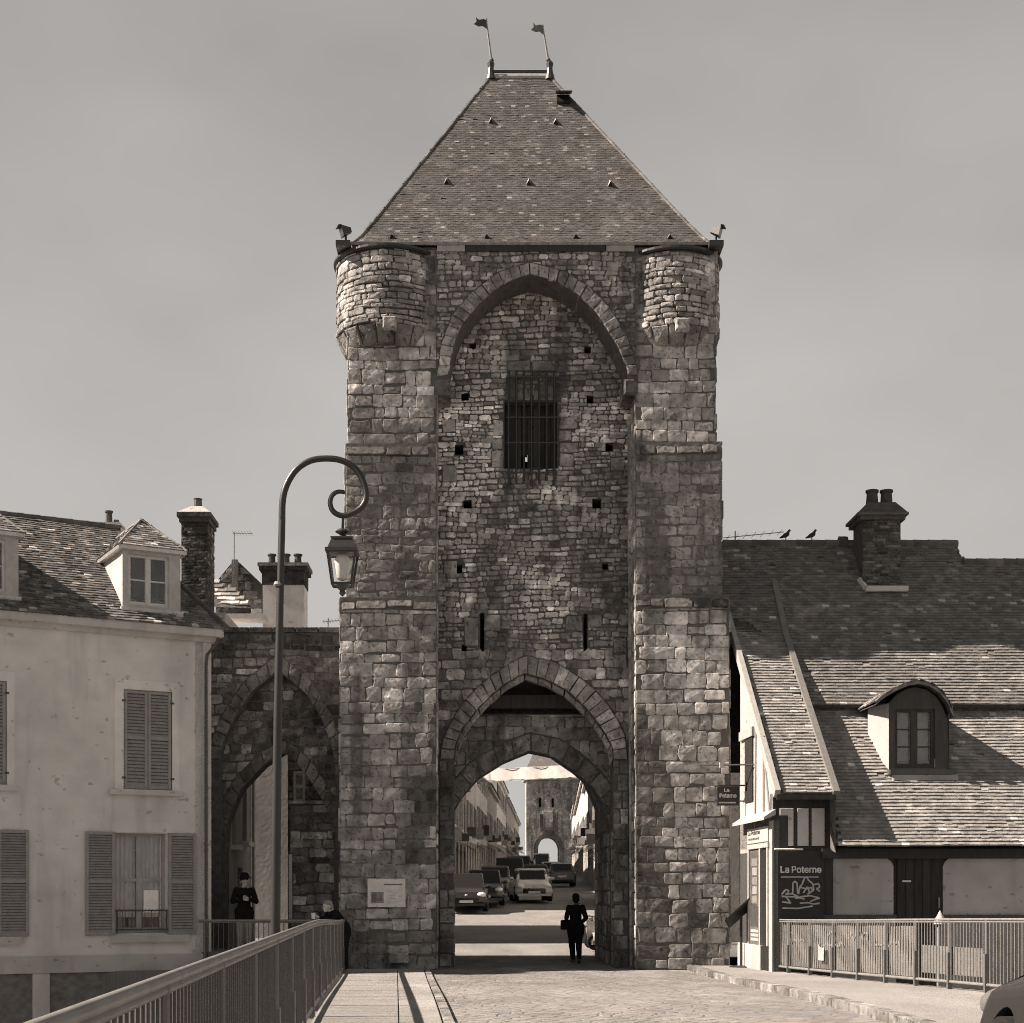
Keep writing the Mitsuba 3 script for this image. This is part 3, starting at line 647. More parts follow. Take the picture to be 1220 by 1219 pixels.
def louvres(m, fr, u0, v0, u1, v1, d, t, n):
    for i in range(n):
        v = v0 + (v1 - v0) * (i + .5) / n; h = (v1 - v0) / n
        m.add([fr(u0, v - h * .45, d + .014), fr(u1, v - h * .45, d + .014), fr(u1, v + h * .22, d - .010), fr(u0, v + h * .22, d - .010), fr(u0, v - h * .6, d + .004), fr(u1, v - h * .6, d + .004)],
              [[0, 1, 2, 3], [4, 5, 1, 0]], t)
def shutter(key, fr, u0, v0, u1, v1, d, t=.19, n=(17, 17)):
    m = M(); w = .065
    vm = v0 + (v1 - v0) * .52
    for a, b in ((u0, u0 + w), (u1 - w, u1)): m.bev(fr, a, v0, b, v1, d, d + .035, .006, t)
    for a, b in ((v0, v0 + .09), (vm - .04, vm + .04), (v1 - .07, v1)): m.bev(fr, u0 + w, a, u1 - w, b, d, d + .033, .006, t)
    m.fbox(fr, u0 + w, v0, u1 - w, v1, d, d + .004, t * .2)
    k = emit(key + '__shutter', m, 'm_paint')
    for (a, b), c in (((v0 + .09, vm - .04), n[0]), ((vm + .04, v1 - .07), n[1])):
        q = M(); louvres(q, fr, u0 + w, a, u1 - w, b, d + .018, t * .95, c); emit(k + '__louvre', q, 'm_paint')
    return k
q0 = fs.rect(350, 919, 364, 957); shutter(SH, fs, q0[0], q0[1], q0[2], q0[3], .03, .5, (10, 10))
AH = thing('alley_house', 'narrow grey rendered house in the alley behind the passage arch, beside the pale house', 'house')
fa = Fr((-6.2, 0, 0), (0, 1, 0), (1, 0, 0))
ops = [sbox(38.0, 2.95, 38.6, 4.5), sbox(39.7, 3.1, 40.4, 4.9), sbox(38.9, .4, 39.7, 2.4)]
emit(AH + '__wall', M().prism(sbox(37.0, -.5, 41.2, 8.6).difference(shapely.union_all(ops)), fa, -.3, 0, .3), 'm_plaster')
emit(AH + '__rear_wall', M().box(-9.5, 37.0, -.5, -6.5, 41.2, 8.6, .3), 'm_plaster')
for o in ops[:2]:
    k = emit(AH + '__window', M().fbox(fa, *o.bounds, -.2, -.17, .12), 'm_paint')
    emit(k + '__frame', M().fbox(fa, o.bounds[0] + .26, o.bounds[1], o.bounds[0] + .34, o.bounds[3], -.17, -.12, .5), 'm_paint')
    emit(k + '__sill', M().fbox(fa, o.bounds[0] - .08, o.bounds[1] - .12, o.bounds[2] + .08, o.bounds[1], -.1, .18, .45), 'm_paint')
emit(AH + '__door', M().fbox(fa, *ops[2].bounds, -.2, -.15, .06), 'm_wood')
emit(AH + '__downpipe', M().tube([(-6.12, 41.1, .4), (-6.12, 41.1, 8.4)], .05, 6, .4), 'm_paint')
BH = thing('back_house', 'small house behind the passage arch with dark stone gable and tall rendered chimney', 'house')
emit(BH + '__wall', M().box(-9.5, 45, -.5, -4.35, 52, 9.2, .42), 'm_plaster')
fb = front(44.98)
emit(BH + '__cornice', M().box(*W(254, 737, 44.7), *(W(315, 731, 44.7) + (0, .8, 0)), .6), 'm_paint')
gp = [(257, 694), (275, 672), (281, 667), (287, 672), (313, 697), (313, 735), (257, 735)]
fg = front(46.3); G = Polygon(Pp(fg, gp))
emit(BH + '__gable', M().prism(G, fg, -.5, 0, .07), 'm_mortar')
for s in masonry(G.buffer(-.03), fg, tone=tz(lambda u, v: .15, .35), seed=97, **mid): emit(BH + '__gable__stone', (s[1], s[2], s[3]), 'm_stone')
emit(BH + '__gable_pier', M().fbox(fg, *fg.rect(277, 705, 284, 668), 0.03, .16, .2), 'm_plaster')
e0, e1, e2 = fg.hit(254, 690), fg.hit(308, 729), fg.hit(262, 729)
sl = Fr((0, 45.2, e1[1]), (1, 0, 0), (0, -.75, .66), (0, .66, .75))
q = tiles(Poly((e2[0], 0), (e1[0], 0), (e0[0], 1.36)), sl, .2, .27, .06, roof_tone(.12, .24, .3), seed=98)
emit(BH + '__lean_to_tile', q, 'm_tile', kind='stuff')
emit(BH + '__verge_wall', M().add([(e2[0], 45.0, e1[1] - .1), (e1[0], 45.15, e1[1] - .1), (e0[0], 46.05, e0[1] - .05)], [[0, 1, 2]], .1), 'm_mortar')
c = W(313, 750, 46); c1 = W(362, 697, 46)
k = emit(BH + '__chimney', M().box(c[0], 46, 8.0, c1[0], 47.0, c1[2], .62), 'm_plaster')
m = M(); m.box(c[0] - .02, 45.97, c1[2], c1[0] + .02, 47.03, c1[2] + .44, .06)
m.box(c[0] - .10, 45.9, c1[2] + .44, c1[0] + .10, 47.1, c1[2] + .56, .06); m.box(c[0] - .14, 45.86, c1[2] + .56, c1[0] + .14, 47.14, c1[2] + .66, .25)
emit(k + '__brick_head', m, 'm_stone')
for px in (324, 341, 355):
    p = W(px, 668, 46.5); emit(k + '__pot', M().lathe((p[0], 46.5, c1[2] + .66), [(.16, 0), (.11, .05), (.10, .3), (.14, .34), (.14, .38), (.02, .38)], 10, .06), 'm_tile')
def antenna(lab, pts, seed=0):
    k = thing('television_antenna', lab, 'antenna')
    emit(k + '__mast', M().tube(pts[:2], .015, 5, .12), 'm_metal')
    emit(k + '__boom', M().tube(pts[2:4], .011, 5, .2), 'm_metal')
    a, b = np.array(pts[2]), np.array(pts[3])
    for i in range(7):
        c = a + (b - a) * (i + .5) / 7; emit(k + '__element', M().tube([c + (0, -.3, .0), c + (0, .3, .0)], .006, 4, .2), 'm_metal')
antenna('thin aerial on the pointed stone gable behind the arched wall', [W(279, 672, 45.6), W(279, 634, 45.6), W(277, 635.5, 45.6), W(301, 635.5, 45.6)])
antenna('low aerial just above the arched wall beside the tower', [W(391, 752, 44), W(391, 736, 44), W(384, 741, 44), W(409, 739, 44)])

# ------------------------------------------------------------------ the pale house on the left
LH = thing('pale_house', 'pale plastered house with shuttered windows, tiled roof and dormers at the left edge', 'house')
fh = Fr((-6.04, 34.0, 0), (.878, .479, 0), (.479, -.878, 0))
w_up = fh.rect(147, 823, 205, 941); w_lo = fh.rect(137, 993, 199, 1112)
du = fh.hit(8, 830)[0] - fh.hit(205, 823)[0]                   # next bay to the left
dl = fh.hit(33, 1000)[0] - fh.hit(232, 993)[0]
zE = fh.hit(120, 752)[1]; zB = fh.hit(120, 1138)[1]; zB2 = fh.hit(120, 1158)[1]
def sh(r, d): return (r[0] + d, r[1], r[2] + d, r[3])
opn = [w_up, sh(w_up, du), w_lo, sh(w_lo, dl), sh(w_up, du - 2.6), sh(w_lo, dl - 2.6)]
wallp = sbox(-11, zB2, 0, zE).difference(shapely.union_all([rect(o) for o in opn]))
emit(LH + '__wall', M().prism(wallp, fh, -.35, 0, .58), 'm_plaster')
rp = Fr((-6.04, 34.0, 0), (-.479, .878, 0), (.878, .479, 0))     # the right-hand end wall
emit(LH + '__end_wall', M().fbox(rp, .0, -3.2, 7.0, zE, -.35, -.003, .36), 'm_plaster')
emit(LH + '__base', M().fbox(fh, -11, -3.2, 0, zB2, -.4, -.04, .16), 'm_mortar')
emit(LH + '__band', M().bev(fh, -11, zB2, .02, zB, -.1, .06, .012, .42), 'm_plaster')
b0 = fh.rect(39, 1160, 59, 1215)
emit(LH + '__base_pier', M().bev(fh, b0[0], -3.2, b0[2], zB2, -.1, .03, .01, .5), 'm_plaster')
m = M().bev(fh, -11, zE - .06, .12, zE + .05, -.2, .12, .01, .45); m.bev(fh, -11, zE + .05, .24, zE + .22, -.2, .26, .02, .46)
emit(LH + '__cornice', m, 'm_plaster')
emit(LH + '__corner_strip', M().bev(fh, -.17, zB, .015, zE - .06, -.1, .04, .008, .52), 'm_plaster')
def window_upper(o):
    k = LH + '__upper_window'; k = num(k)
    m = M(); u0, v0, u1, v1 = o
    m.prism(sbox(u0 - .2, v0 - .02, u1 + .16, v1 + .2).difference(rect(o)), fh, 0, .03, .64)
    emit(k, m, 'm_plaster', fixed=True)
    emit(k + '__sill', M().bev(fh, u0 - .32, v0 - .13, u1 + .22, v0 - .02, -.1, .13, .01, .5), 'm_plaster')
    c = (u0 + u1) / 2
    shutter(k, fh, u0 + .02, v0 + .01, c - .005, v1 - .01, -.03, .24, (13, 13)); shutter(k, fh, c + .005, v0 + .01, u1 - .02, v1 - .01, -.03, .24, (13, 13))
    emit(k + '__back', M().fbox(fh, u0, v0, u1, v1, -.34, -.33, .03), 'm_wood')
    for su in (u0, u1):
        for sv in (v0 + .25, v1 - .25): emit(k + '__hinge', M().fbox(fh, su - .04, sv - .02, su + .04, sv + .02, .0, .04, .04), 'm_metal')
for o in (w_up, opn[1], opn[4]): window_upper(o)
def window_lower(o, op):
    k = num(LH + '__lower_window'); u0, v0, u1, v1 = o; w = (u1 - u0) * .56
    emit(k, M().prism(sbox(u0 - .08, v1 + .02, u1 + .1, v1 + .24), fh, 0, .025, .6), 'm_plaster', fixed=True)
    shutter(k, fh, u0 - w, v0 - .04, u0 - .015, v1 + .02, .03, .24); shutter(k, fh, u1 + .015, v0 - .04, u1 + w, v1 + .02, .03, .24)
    emit(k + '__sill', M().bev(fh, u0 - .1, v0 - .2, u1 + .5, v0 - .04, -.1, .12, .01, .42), 'm_plaster')
    m = M(); c = (u0 + u1) / 2
    for a, b in ((u0, u0 + .07), (c - .06, c + .06), (u1 - .07, u1)): m.bev(fh, a, v0, b, v1, -.24, -.18, .006, .3)
    for a, b in ((v0, v0 + .12), (v1 - .07, v1), (v0 + (v1 - v0) * .52, v0 + (v1 - v0) * .55)): m.bev(fh, u0 + .07, a, u1 - .07, b, -.24, -.19, .006, .3)
    emit(k + '__frame', m, 'm_paint')
    for a, b in ((u0 + .07, c - .06), (c + .06, u1 - .07)):
        emit(k + '__pane', M().poly([fh(a, v0 + .1, -.215), fh(b, v0 + .1, -.215), fh(b, v1 - .05, -.215), fh(a, v1 - .05, -.215)]), 'm_pane')
        q = M(); n = 14; us = np.linspace(a, b, n); ds = -.29 + .03 * np.sin(np.arange(n) * 1.9)
        V = [fh(u_, vv, d_) for u_, d_ in zip(us, ds) for vv in (v0 + .35, v1)]
        q.add(V, [[2 * i, 2 * i + 2, 2 * i + 3, 2 * i + 1] for i in range(n - 1)], .34); emit(k + '__curtain', q, 'm_cloth')
    emit(k + '__back', M().fbox(fh, u0, v0, u1, v1, -.6, -.58, .05), 'm_wood')
    if op:
        q = M().bev(fh, c + .12, v0 + .45, u1 - .12, v0 + .95, -.27, -.24, .01, .72); emit(k + '__white_card', q, 'm_paint')
    g = M()
    hz = v0 + .5
    for v in (hz, v0 + .08): g.beam(fh(u0, v, .05), fh(u1, v, .05), .035, .04, .03)
    for u in np.linspace(u0 + .03, u1 - .03, 2): g.beam(fh(u, v0, .05), fh(u, hz, .05), .03, .04, .03, up=(0, 1, 0))
    kk = emit(k + '__guard_rail', g, 'm_metal')
    for u in np.linspace(u0 + .15, u1 - .15, 5): emit(kk + '__rod', M().tube([fh(u, v0 + .08, .05), fh(u, hz, .05)], .008, 5, .05), 'm_metal')
window_lower(w_lo, True); window_lower(opn[3], False); window_lower(opn[5], False)
cz = [fh.hit(261, y, .12) for y in (760, 1135)]
a = fh.hit(262, 765, .08)[0]
pts = [fh(.10, zE + .02, .28), fh(.06, zE - .12, .22), fh(-.10, zE - .35, .10), fh(-.12, zE - .6, .09), fh(-.12, zB - .3, .09), fh(-.12, -3.2, .09)]
emit(LH + '__downpipe', M().tube(pts, .035, 8, .06), 'm_metal', smooth=True)
# roof
D0, D1 = .30, -3.5; z0 = zE + .22; z1 = fh.hit(70, 621, D1)[1]; uR = fh.hit(143, 627, D1)[0]
h = math.hypot(D0 - D1, z1 - z0)
s1 = Fr(fh(0, z0, D0), fh.eu, fh.en * (z1 - z0) + np.array([0, 0, D0 - D1]), -fh.en * (D0 - D1) + np.array([0, 0, z1 - z0]))
LR = LH + '__roof'
m = M().poly([fh(-11, z0, D0), fh(.3, z0, D0), fh(uR, z1, D1), fh(-11, z1, D1)], .07)
m.poly([fh(.3, z0, D0), fh(.3, z0, 2 * D1 - D0), fh(uR, z1, D1)], .07).poly([fh(-11, z0, 2 * D1 - D0), fh(.3, z0, 2 * D1 - D0), fh(uR, z1, D1), fh(-11, z1, D1)], .07)
emit(LR, m, 'm_tile', fixed=True)
emit(LR + '__tile', tiles(Poly((-11, 0), (.3, 0), (uR, h), (-11, h)), s1, .115, .17, .03, roof_tone(.08, .15, .12, .25), seed=101, sag=.012), 'm_tile', kind='stuff')
hh = math.hypot(.3 - uR, z1 - z0)
s2 = Fr(fh(.3, z0, D1), -fh.en, fh.eu * (z1 - z0) + np.array([0, 0, .3 - uR]), -fh.eu * (.3 - uR) + np.array([0, 0, z1 - z0]))
emit(LR + '__hip_tile', tiles(Poly((D1 - D0, 0), (D0 - D1, 0), (0, hh)), s2, .115, .17, .03, roof_tone(.08, .14, .12, .25), seed=102), 'm_tile', kind='stuff')
m = M(); hip_tiles(m, fh(.3, z0 + .02, D0), fh(uR, z1, D1), .07, 14, .1, rq); hip_tiles(m, fh(uR, z1, D1), fh(-11, z1, D1), .09, 26, .13, rq)
emit(LR + '__ridge_tile', m, 'm_tile', kind='stuff')
# dormers
def dormer(dd, i):
    k = num(LH + '__dormer'); dF = -.12
    u0, v0, u1, v1 = fh.rect(146, 655, 215, 727, dF); u0 += dd; u1 += dd
    o = rect(fh.rect(153, 662, 201, 722, dF)); o = affinity.translate(o, dd, 0); v0 -= .05
    zr = lambda d: z0 + (D0 - d) / (D0 - D1) * (z1 - z0)       # roof height at depth d
    def dz(v): return D0 - (v - z0) / (z1 - z0) * (D0 - D1)    # depth where the roof reaches height v
    emit(k, M().prism(sbox(u0, v0, u1, v1).difference(o), fh, dF - .12, dF, .38), 'm_paint', fixed=True)
    for u, s in ((u0 + .01, -1), (u1 - .01, 1)):
        c = M().poly([fh(u, v0 - .3, dF - .01), fh(u, v1, dF - .01), fh(u, v1, dz(v1))], .40)
        emit(k + '__cheek', c, 'm_plaster')
    w0, q0, w1, q1 = o.bounds; c = (w0 + w1) / 2; m = M()
    for a, b in ((w0, w0 + .06), (c - .06, c + .06), (w1 - .06, w1)): m.bev(fh, a, q0, b, q1, dF - .12, dF - .05, .006, .5)
    for a, b in ((q0, q0 + .08), (q1 - .06, q1), ((q0 + q1) / 2 - .015, (q0 + q1) / 2 + .015)): m.bev(fh, w0 + .06, a, w1 - .06, b, dF - .12, dF - .055, .006, .5)
    kk = emit(k + '__window_frame', m, 'm_paint')
    for a, b in ((w0 + .06, c - .06), (c + .06, w1 - .06)):
        for e, f in ((q0 + .08, (q0 + q1) / 2 - .015), ((q0 + q1) / 2 + .015, q1 - .06)):
            emit(kk + '__pane', M().poly([fh(a, e, dF - .09), fh(b, e, dF - .09), fh(b, f, dF - .09), fh(a, f, dF - .09)]), 'm_pane')
    emit(k + '__room', M().fbox(fh, w0 - .05, q0 - .05, w1 + .05, q1 + .05, dF - .5, dF - .45, .10), 'm_wood')
    emit(k + '__sill', M().bev(fh, u0 - .05, v0 - .02, u1 + .05, v0 + .06, dF - .1, dF + .08, .01, .45), 'm_paint')
    zt = fh.hit(167, 619, dF - .8)[1]; e = .11; uc = (u0 + u1) / 2; da = dF - .85
    A, B, C = fh(u0 - e, v1 + .02, dF + e), fh(u1 + e, v1 + .02, dF + e), fh(uc, zt, da)
    Bk = fh(uc, zt, dz(zt)); LB, RB = fh(u0 - e, v1 + .02, dz(v1)), fh(u1 + e, v1 + .02, dz(v1))
    kr = emit(k + '__hood', M().poly([A, B, C], .12).poly([A, C, Bk, LB], .12).poly([B, RB, Bk, C], .12), 'm_tile')
    hb = M().add([fh(u0 - e, v1 - .06, dF + e), fh(u1 + e, v1 - .06, dF + e), B, A], [[0, 1, 2, 3]], .5).add([fh(u0 - e, v1 - .06, dF + e), A, LB, LB - (0, 0, .08)], [[0, 1, 2, 3]], .2)
    hb.poly([fh(u0 - e, v1 - .06, dF + e), fh(u1 + e, v1 - .06, dF + e), RB - (0, 0, .08), LB - (0, 0, .08)], .4)
    emit(k + '__eave', hb, 'm_paint')
    for P3 in ([A, B, C], [B, RB, Bk, C], [LB, A, C, Bk]):
        P3 = np.array(P3); eu = P3[1] - P3[0]; eu /= np.linalg.norm(eu); nn = np.cross(P3[1] - P3[0], P3[2] - P3[0]); nn /= np.linalg.norm(nn)
        if nn[2] < 0: nn = -nn
        ev = np.cross(nn, eu); ev = ev if ev[2] > 0 else -ev
        f2 = Fr(P3[0], eu, nn, ev); reg = Polygon([((p - P3[0]) @ eu, (p - P3[0]) @ ev) for p in P3])
        emit(kr + '__tile', tiles(reg, f2, .1, .15, .025, roof_tone(.10, .2, .12), seed=110 + i), 'm_tile', kind='stuff')
    m = M(); hip_tiles(m, A, C, .035, 6, .2, rq); hip_tiles(m, B, C, .035, 6, .2, rq); hip_tiles(m, C, Bk, .04, 5, .2, rq); emit(kr + '__ridge_tile', m, 'm_tile', kind='stuff')
    return u1
ddl = fh.hit(22, 680, -.12)[0] - fh.hit(215, 690, -.12)[0]
dormer(0, 0); dormer(ddl, 1)
# chimneys of the pale house
def bricks(key, x0, y0, x1, y1, z0, z1, t, seed, eu=(1, 0, 0), en=(0, -1, 0)):
    fr = Fr(((x0 + x1) / 2, y0, 0), eu, en); w = (x1 - x0) / 2
    ss = masonry(sbox(-w, z0, w, z1), fr, (.072, .078), (.2, .24), tz(lambda u, v: t, .35), seed=seed, cut=.04, jit=.03, dep=(.004, .014), bev=.005, joint=.006, wob=0)
    emit(key + '__brick', pack(ss), 'm_stone', kind='stuff')
def chimney_left():
    Y = 38.4; a, b, c = W(216, 700, Y), W(247, 622, Y), W(212, 611, Y); zt = c[2]
    zb = fh.hit(230, 730, -2.0)[1] - .6
    m = M().box(a[0], Y, zb, b[0], Y + 1.0, b[2], .07)
    m.box(a[0] - .05, Y - .05, b[2], b[0] + .05, Y + 1.05, b[2] + .12, .07).box(a[0] - .1, Y - .1, b[2] + .12, b[0] + .1, Y + 1.1, zt, .07)
    k = emit(LH + '__chimney', m, 'm_mortar')
    bricks(k, a[0], Y, b[0], Y + 1, zb, b[2], .085, 120)
    f2 = Fr((b[0], Y, 0), (0, 1, 0), (1, 0, 0))
    emit(k + '__side_brick', pack(masonry(sbox(0, zb, 1, b[2]), f2, (.072, .078), (.2, .24), tz(lambda u, v: .085, .35), seed=121, cut=.04, jit=.03, dep=(.004, .02), bev=.005, joint=.006, wob=0)), 'm_stone', kind='stuff')
    x0, x1 = a[0] - .1, b[0] + .1; cx = (x0 + x1) / 2
    q = M(); B = [(x0, Y - .1, zt), (x1, Y - .1, zt), (x1, Y + 1.1, zt), (x0, Y + 1.1, zt)]; Tt = [(cx - .14, Y + .35, zt + .26), (cx + .14, Y + .35, zt + .26), (cx + .14, Y + .65, zt + .26), (cx - .14, Y + .65, zt + .26)]
    for i in range(4): q.add([B[i], B[(i + 1) % 4], Tt[(i + 1) % 4], Tt[i]], [[0, 1, 2, 3]], .36)
    q.add(Tt, [[0, 1, 2, 3]], .62)
    emit(k + '__mortar_cap', q, 'm_plaster')
    emit(k + '__pot', M().lathe((cx, Y + .5, zt + .24), [(.11, 0), (.10, .2), (.12, .24), (.02, .24)], 10, .08), 'm_tile')
chimney_left()
c = W(127, 627, 40)
k = emit(LH + '__chimney', M().box(c[0] - .3, 40, c[2] - 1, c[0] + .3, 40.5, c[2] + .02, .12), 'm_mortar')
emit(k + '__cap', M().box(c[0] - .36, 39.95, c[2] + .02, c[0] + .36, 40.55, c[2] + .1, .5), 'm_plaster')
emit(k + '__pot', M().lathe((c[0], 40.25, c[2] + .1), [(.1, 0), (.08, .3), (.11, .32), (.11, .36), (.01, .36)], 10, .07), 'm_tile')
emit(k + '__pot', M().lathe((c[0] + .2, 40.25, c[2] + .1), [(.08, 0), (.07, .12), (.01, .12)], 8, .07), 'm_tile')

# ------------------------------------------------------------------ the tiled house on the right, with the shop wing
RH = thing('tiled_house', 'long low house with tall tiled roof and arched dormer behind the right railing', 'house')
XH0, XH1 = 5.9, 30.0
kz = 7.09 - 1.22                                              # upper roof plane: z = kz + 1.22 (Y - 33)
zU = lambda Y: kz + 1.22 * (Y - 33)
YR, YK, YE = 36.5, 33.0, 30.35; zK = zU(33.0); zKl = 5.72; zEr = EYE + 60 / F * YE
sU = Fr((0, YK, zK), (1, 0, 0), (0, -1.22, 1), (0, 1, 1.22)); hU = (YR - YK) * math.hypot(1, 1.22)
sLn = np.array([0, YK + .25 - YE, zKl + .1 - zEr]); hL = np.linalg.norm(sLn)
sL = Fr((0, YE, zEr), (1, 0, 0), (0, -sLn[2], sLn[1]), sLn)
XS = W(1140, 660, YR)[0]                                      # where the ridge steps down
RR = RH + '__roof'
m = M().poly([(6.9, YK, zK), (XH1, YK, zK), (XH1, YR - .45, zU(YR - .45)), (XS, YR - .45, zU(YR - .45)), (XS, YR, zU(YR)), (XH0 - .6, YR, zU(YR)), (XH0 - .6, 34.9, zU(34.9)), (6.4, 34.6, zU(34.6))], .07)
m.poly([(XH0 - .6, YR, zU(YR)), (XS, YR, zU(YR)), (XS, 41, 5), (XH0 - .6, 41, 5)], .07).poly([(XS, YR - .45, zU(YR - .45)), (XH1, YR - .45, zU(YR - .45)), (XH1, 41, 5), (XS, 41, 5)], .07)
m.poly([(XS, YR - .45, zU(YR - .45)), (XS, YR, zU(YR)), (XS, YR + .5, zU(YR - .45))], .1)
m.poly([(7.2, YE, zEr), (XH1, YE, zEr), (XH1, YK + .25, zKl + .1), (6.9, YK + .25, zKl + .1)], .07)
m.box(7.0, YK - .02, zK - .10, XH1, YK + .3, zK - .01, .05)
emit(RR, m, 'm_tile', fixed=True)
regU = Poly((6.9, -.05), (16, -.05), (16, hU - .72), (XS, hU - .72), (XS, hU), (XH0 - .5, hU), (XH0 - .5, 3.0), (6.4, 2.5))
emit(RR + '__tile', tiles(regU, sU, .098, .16, .036, roof_tone(.145, .185, .03, .10), seed=131, sag=.006, jit=.02), 'm_tile', kind='stuff')  # upper tiles coloured darker than the lower ones to deepen the tower shadow
emit(RR + '__lower_tile', tiles(Poly((7.28, 0), (16, 0), (16, hL), (7.0, hL), (7.28, .7)), sL, .102, .16, .038, roof_tone(.21, .26, .02, .08), seed=132, sag=.007, jit=.02), 'm_tile', kind='stuff')
m = M(); hip_tiles(m, (XH0, YR, zU(YR) + .02), (XS, YR, zU(YR) + .02), .10, 16, .12, rq); hip_tiles(m, (XS, YR - .45, zU(YR - .45) + .02), (16, YR - .45, zU(YR - .45) + .02), .10, 14, .12, rq)
m.tube([W(999, 647, YR), W(1009, 647, YR)], .16, 8, .1)
emit(RR + '__ridge_tile', m, 'm_tile', kind='stuff')
# chimney of the tiled house
c0, c1 = W(1028, 697, 35.5), W(1073, 620, 35.5); zt = W(0, 600, 35.5)[2]
m = M().box(c0[0], 35.5, c0[2] - 1.2, c1[0], 36.4, c1[2], .09)
m.box(c0[0] - .09, 35.4, c1[2], c1[0] + .09, 36.5, c1[2] + .1, .09).box(c0[0] - .15, 35.34, c1[2] + .1, c1[0] + .15, 36.56, c1[2] + .16, .12)
x0, x1 = c0[0] - .13, c1[0] + .13; a = c1[2] + .16; b = W(0, 597, 35.5)[2]
B = [(x0, 35.36, a), (x1, 35.36, a), (x1, 36.54, a), (x0, 36.54, a)]; Tt = [(x0 + .28, 35.6, b), (x1 - .22, 35.6, b), (x1 - .22, 36.3, b), (x0 + .28, 36.3, b)]
for i in range(4): m.add([B[i], B[(i + 1) % 4], Tt[(i + 1) % 4], Tt[i]], [[0, 1, 2, 3]], .09)
m.add(Tt, [[0, 1, 2, 3]], .1)
k = emit(RH + '__chimney', m, 'm_mortar')
bricks(k, c0[0], 35.5, c1[0], 36.4, c0[2] - .1, c1[2], .10, 135)
for px in (1039, 1056):
    p = W(px, 600, 35.9); emit(k + '__pot', M().lathe((p[0], 35.9, b), [(.15, 0), (.13, .28), (.16, .31), (.16, .35), (.03, .35)], 12, .07), 'm_tile')
m = M().beam(W(1031, 702, 35.3), W(1081, 702, 35.3), .2, .12, .5); m.beam(W(1024, 690, 35.6), W(1032, 702, 35.4), .1, .1, .5)
emit(k + '__flashing', m, 'm_plaster')
# dormer with arched hood
DR = num(RH + '__dormer'); YD = 31.7; fd = front(YD)
lowz = lambda Y: zEr + (Y - YE) / sLn[1] * sLn[2]
def dpx(pts): return [tuple(fd.hit(*q)) for q in pts]
facep = Polygon(dpx([(1059, 921), (1059, 838), (1068, 828), (1080, 821), (1091, 819), (1104, 822), (1115, 830), (1123, 842), (1129, 858), (1131, 921)]))
wo = rect(fd.rect(1066, 845, 1114, 915))
emit(DR, M().prism(facep.difference(wo), fd, -.15, 0, .06), 'm_wood', fixed=True)
g0, h0, g1, h1 = wo.bounds; c = (g0 + g1) / 2; m = M()
for a, b in ((g0, g0 + .07), (c - .07, c + .07), (g1 - .07, g1)): m.bev(fd, a, h0, b, h1, -.14, -.06, .006, .05)
hs = np.linspace(h0 + .08, h1 - .05, 4)
for v in hs[1:-1]: m.bev(fd, g0 + .07, v - .014, g1 - .07, v + .014, -.13, -.07, .004, .05)
m.bev(fd, g0, h0, g1, h0 + .08, -.14, -.05, .006, .05).bev(fd, g0, h1 - .05, g1, h1, -.14, -.05, .006, .05)
kf = emit(DR + '__window_frame', m, 'm_wood')
for a, b in ((g0 + .07, c - .07), (c + .07, g1 - .07)):
    for v, w in zip(hs, hs[1:]):
        emit(kf + '__pane', M().poly([fd(a, v + .014, -.1), fd(b, v + .014, -.1), fd(b, w - .014, -.1), fd(a, w - .014, -.1)]), 'm_pane')
    emit(DR + '__curtain', M().fbox(fd, a, h0, b, h1, -.3, -.28, .34), 'm_cloth')
emit(DR + '__room', M().fbox(fd, g0, h0, g1, h1, -.7, -.65, .03), 'm_wood')
lc = fd.hit(1046, 838); l0 = fd.hit(1059, 905)[0]
emit(DR + '__cheek', M().add([(lc[0] + .02, YD + .9, 4.9), (l0 + .002, YD - .002, 4.3), (l0 + .002, YD - .002, lc[1]), (lc[0] + .02, YD + .9, lc[1] + .02)], [[0, 1, 2, 3]], .36), 'm_plaster')
rc = facep.bounds[2]
emit(DR + '__cheek', M().poly([(rc, YD, 4.0), (rc, YD, 5.5), (rc, 33.2, 5.6), (rc, 33.0, 4.5)], .3), 'm_plaster')
hood_px = [(1041, 837), (1052, 828), (1066, 820), (1080, 814), (1092, 812), (1105, 815), (1117, 823), (1127, 836), (1133, 852)]
hp = dpx(hood_px); n = len(hp); mh = M()
V = [(x, YD - .16, z) for x, z in hp] + [(x, YD + 1.7, z + .04) for x, z in hp] + [(x, YD - .16, z - .07) for x, z in hp]
mh.add(V, [[i, i + 1, n + i + 1, n + i] for i in range(n - 1)] + [[2 * n + i, 2 * n + i + 1, i + 1, i] for i in range(n - 1)], .2)
mh.add([(x, YD - .16, z - .07) for x, z in hp] + [(x, YD + 1.6, z - .04) for x, z in hp], [[i, i + 1, n + i + 1, n + i] for i in range(n - 1)], .06)
kh = emit(DR + '__hood', mh, 'm_tile')
q = M()
for (xa, za), (xb, zb) in zip(hp, hp[1:]):
    L = math.hypot(xb - xa, zb - za); f2 = Fr((xa, YD - .18, za), (0, 1, 0), (-(zb - za), 0, xb - xa), (xb - xa, 0, zb - za))
    if f2.en[2] < 0: f2.en = -f2.en
    o = tiles(sbox(0, 0, 1.8, L), f2, max(L / 2, .1), .17, .025, roof_tone(.10, .18, .05), seed=140).out(); q.add(*o)
emit(kh + '__tile', q, 'm_tile', kind='stuff')
emit(DR + '__sill', M().bev(fd, g0 - .15, facep.bounds[1] - .04, rc + .08, facep.bounds[1] + .06, -.1, .14, .02, .07), 'm_wood')
a, b = fd.hit(1062, 927), fd.hit(1140, 925)
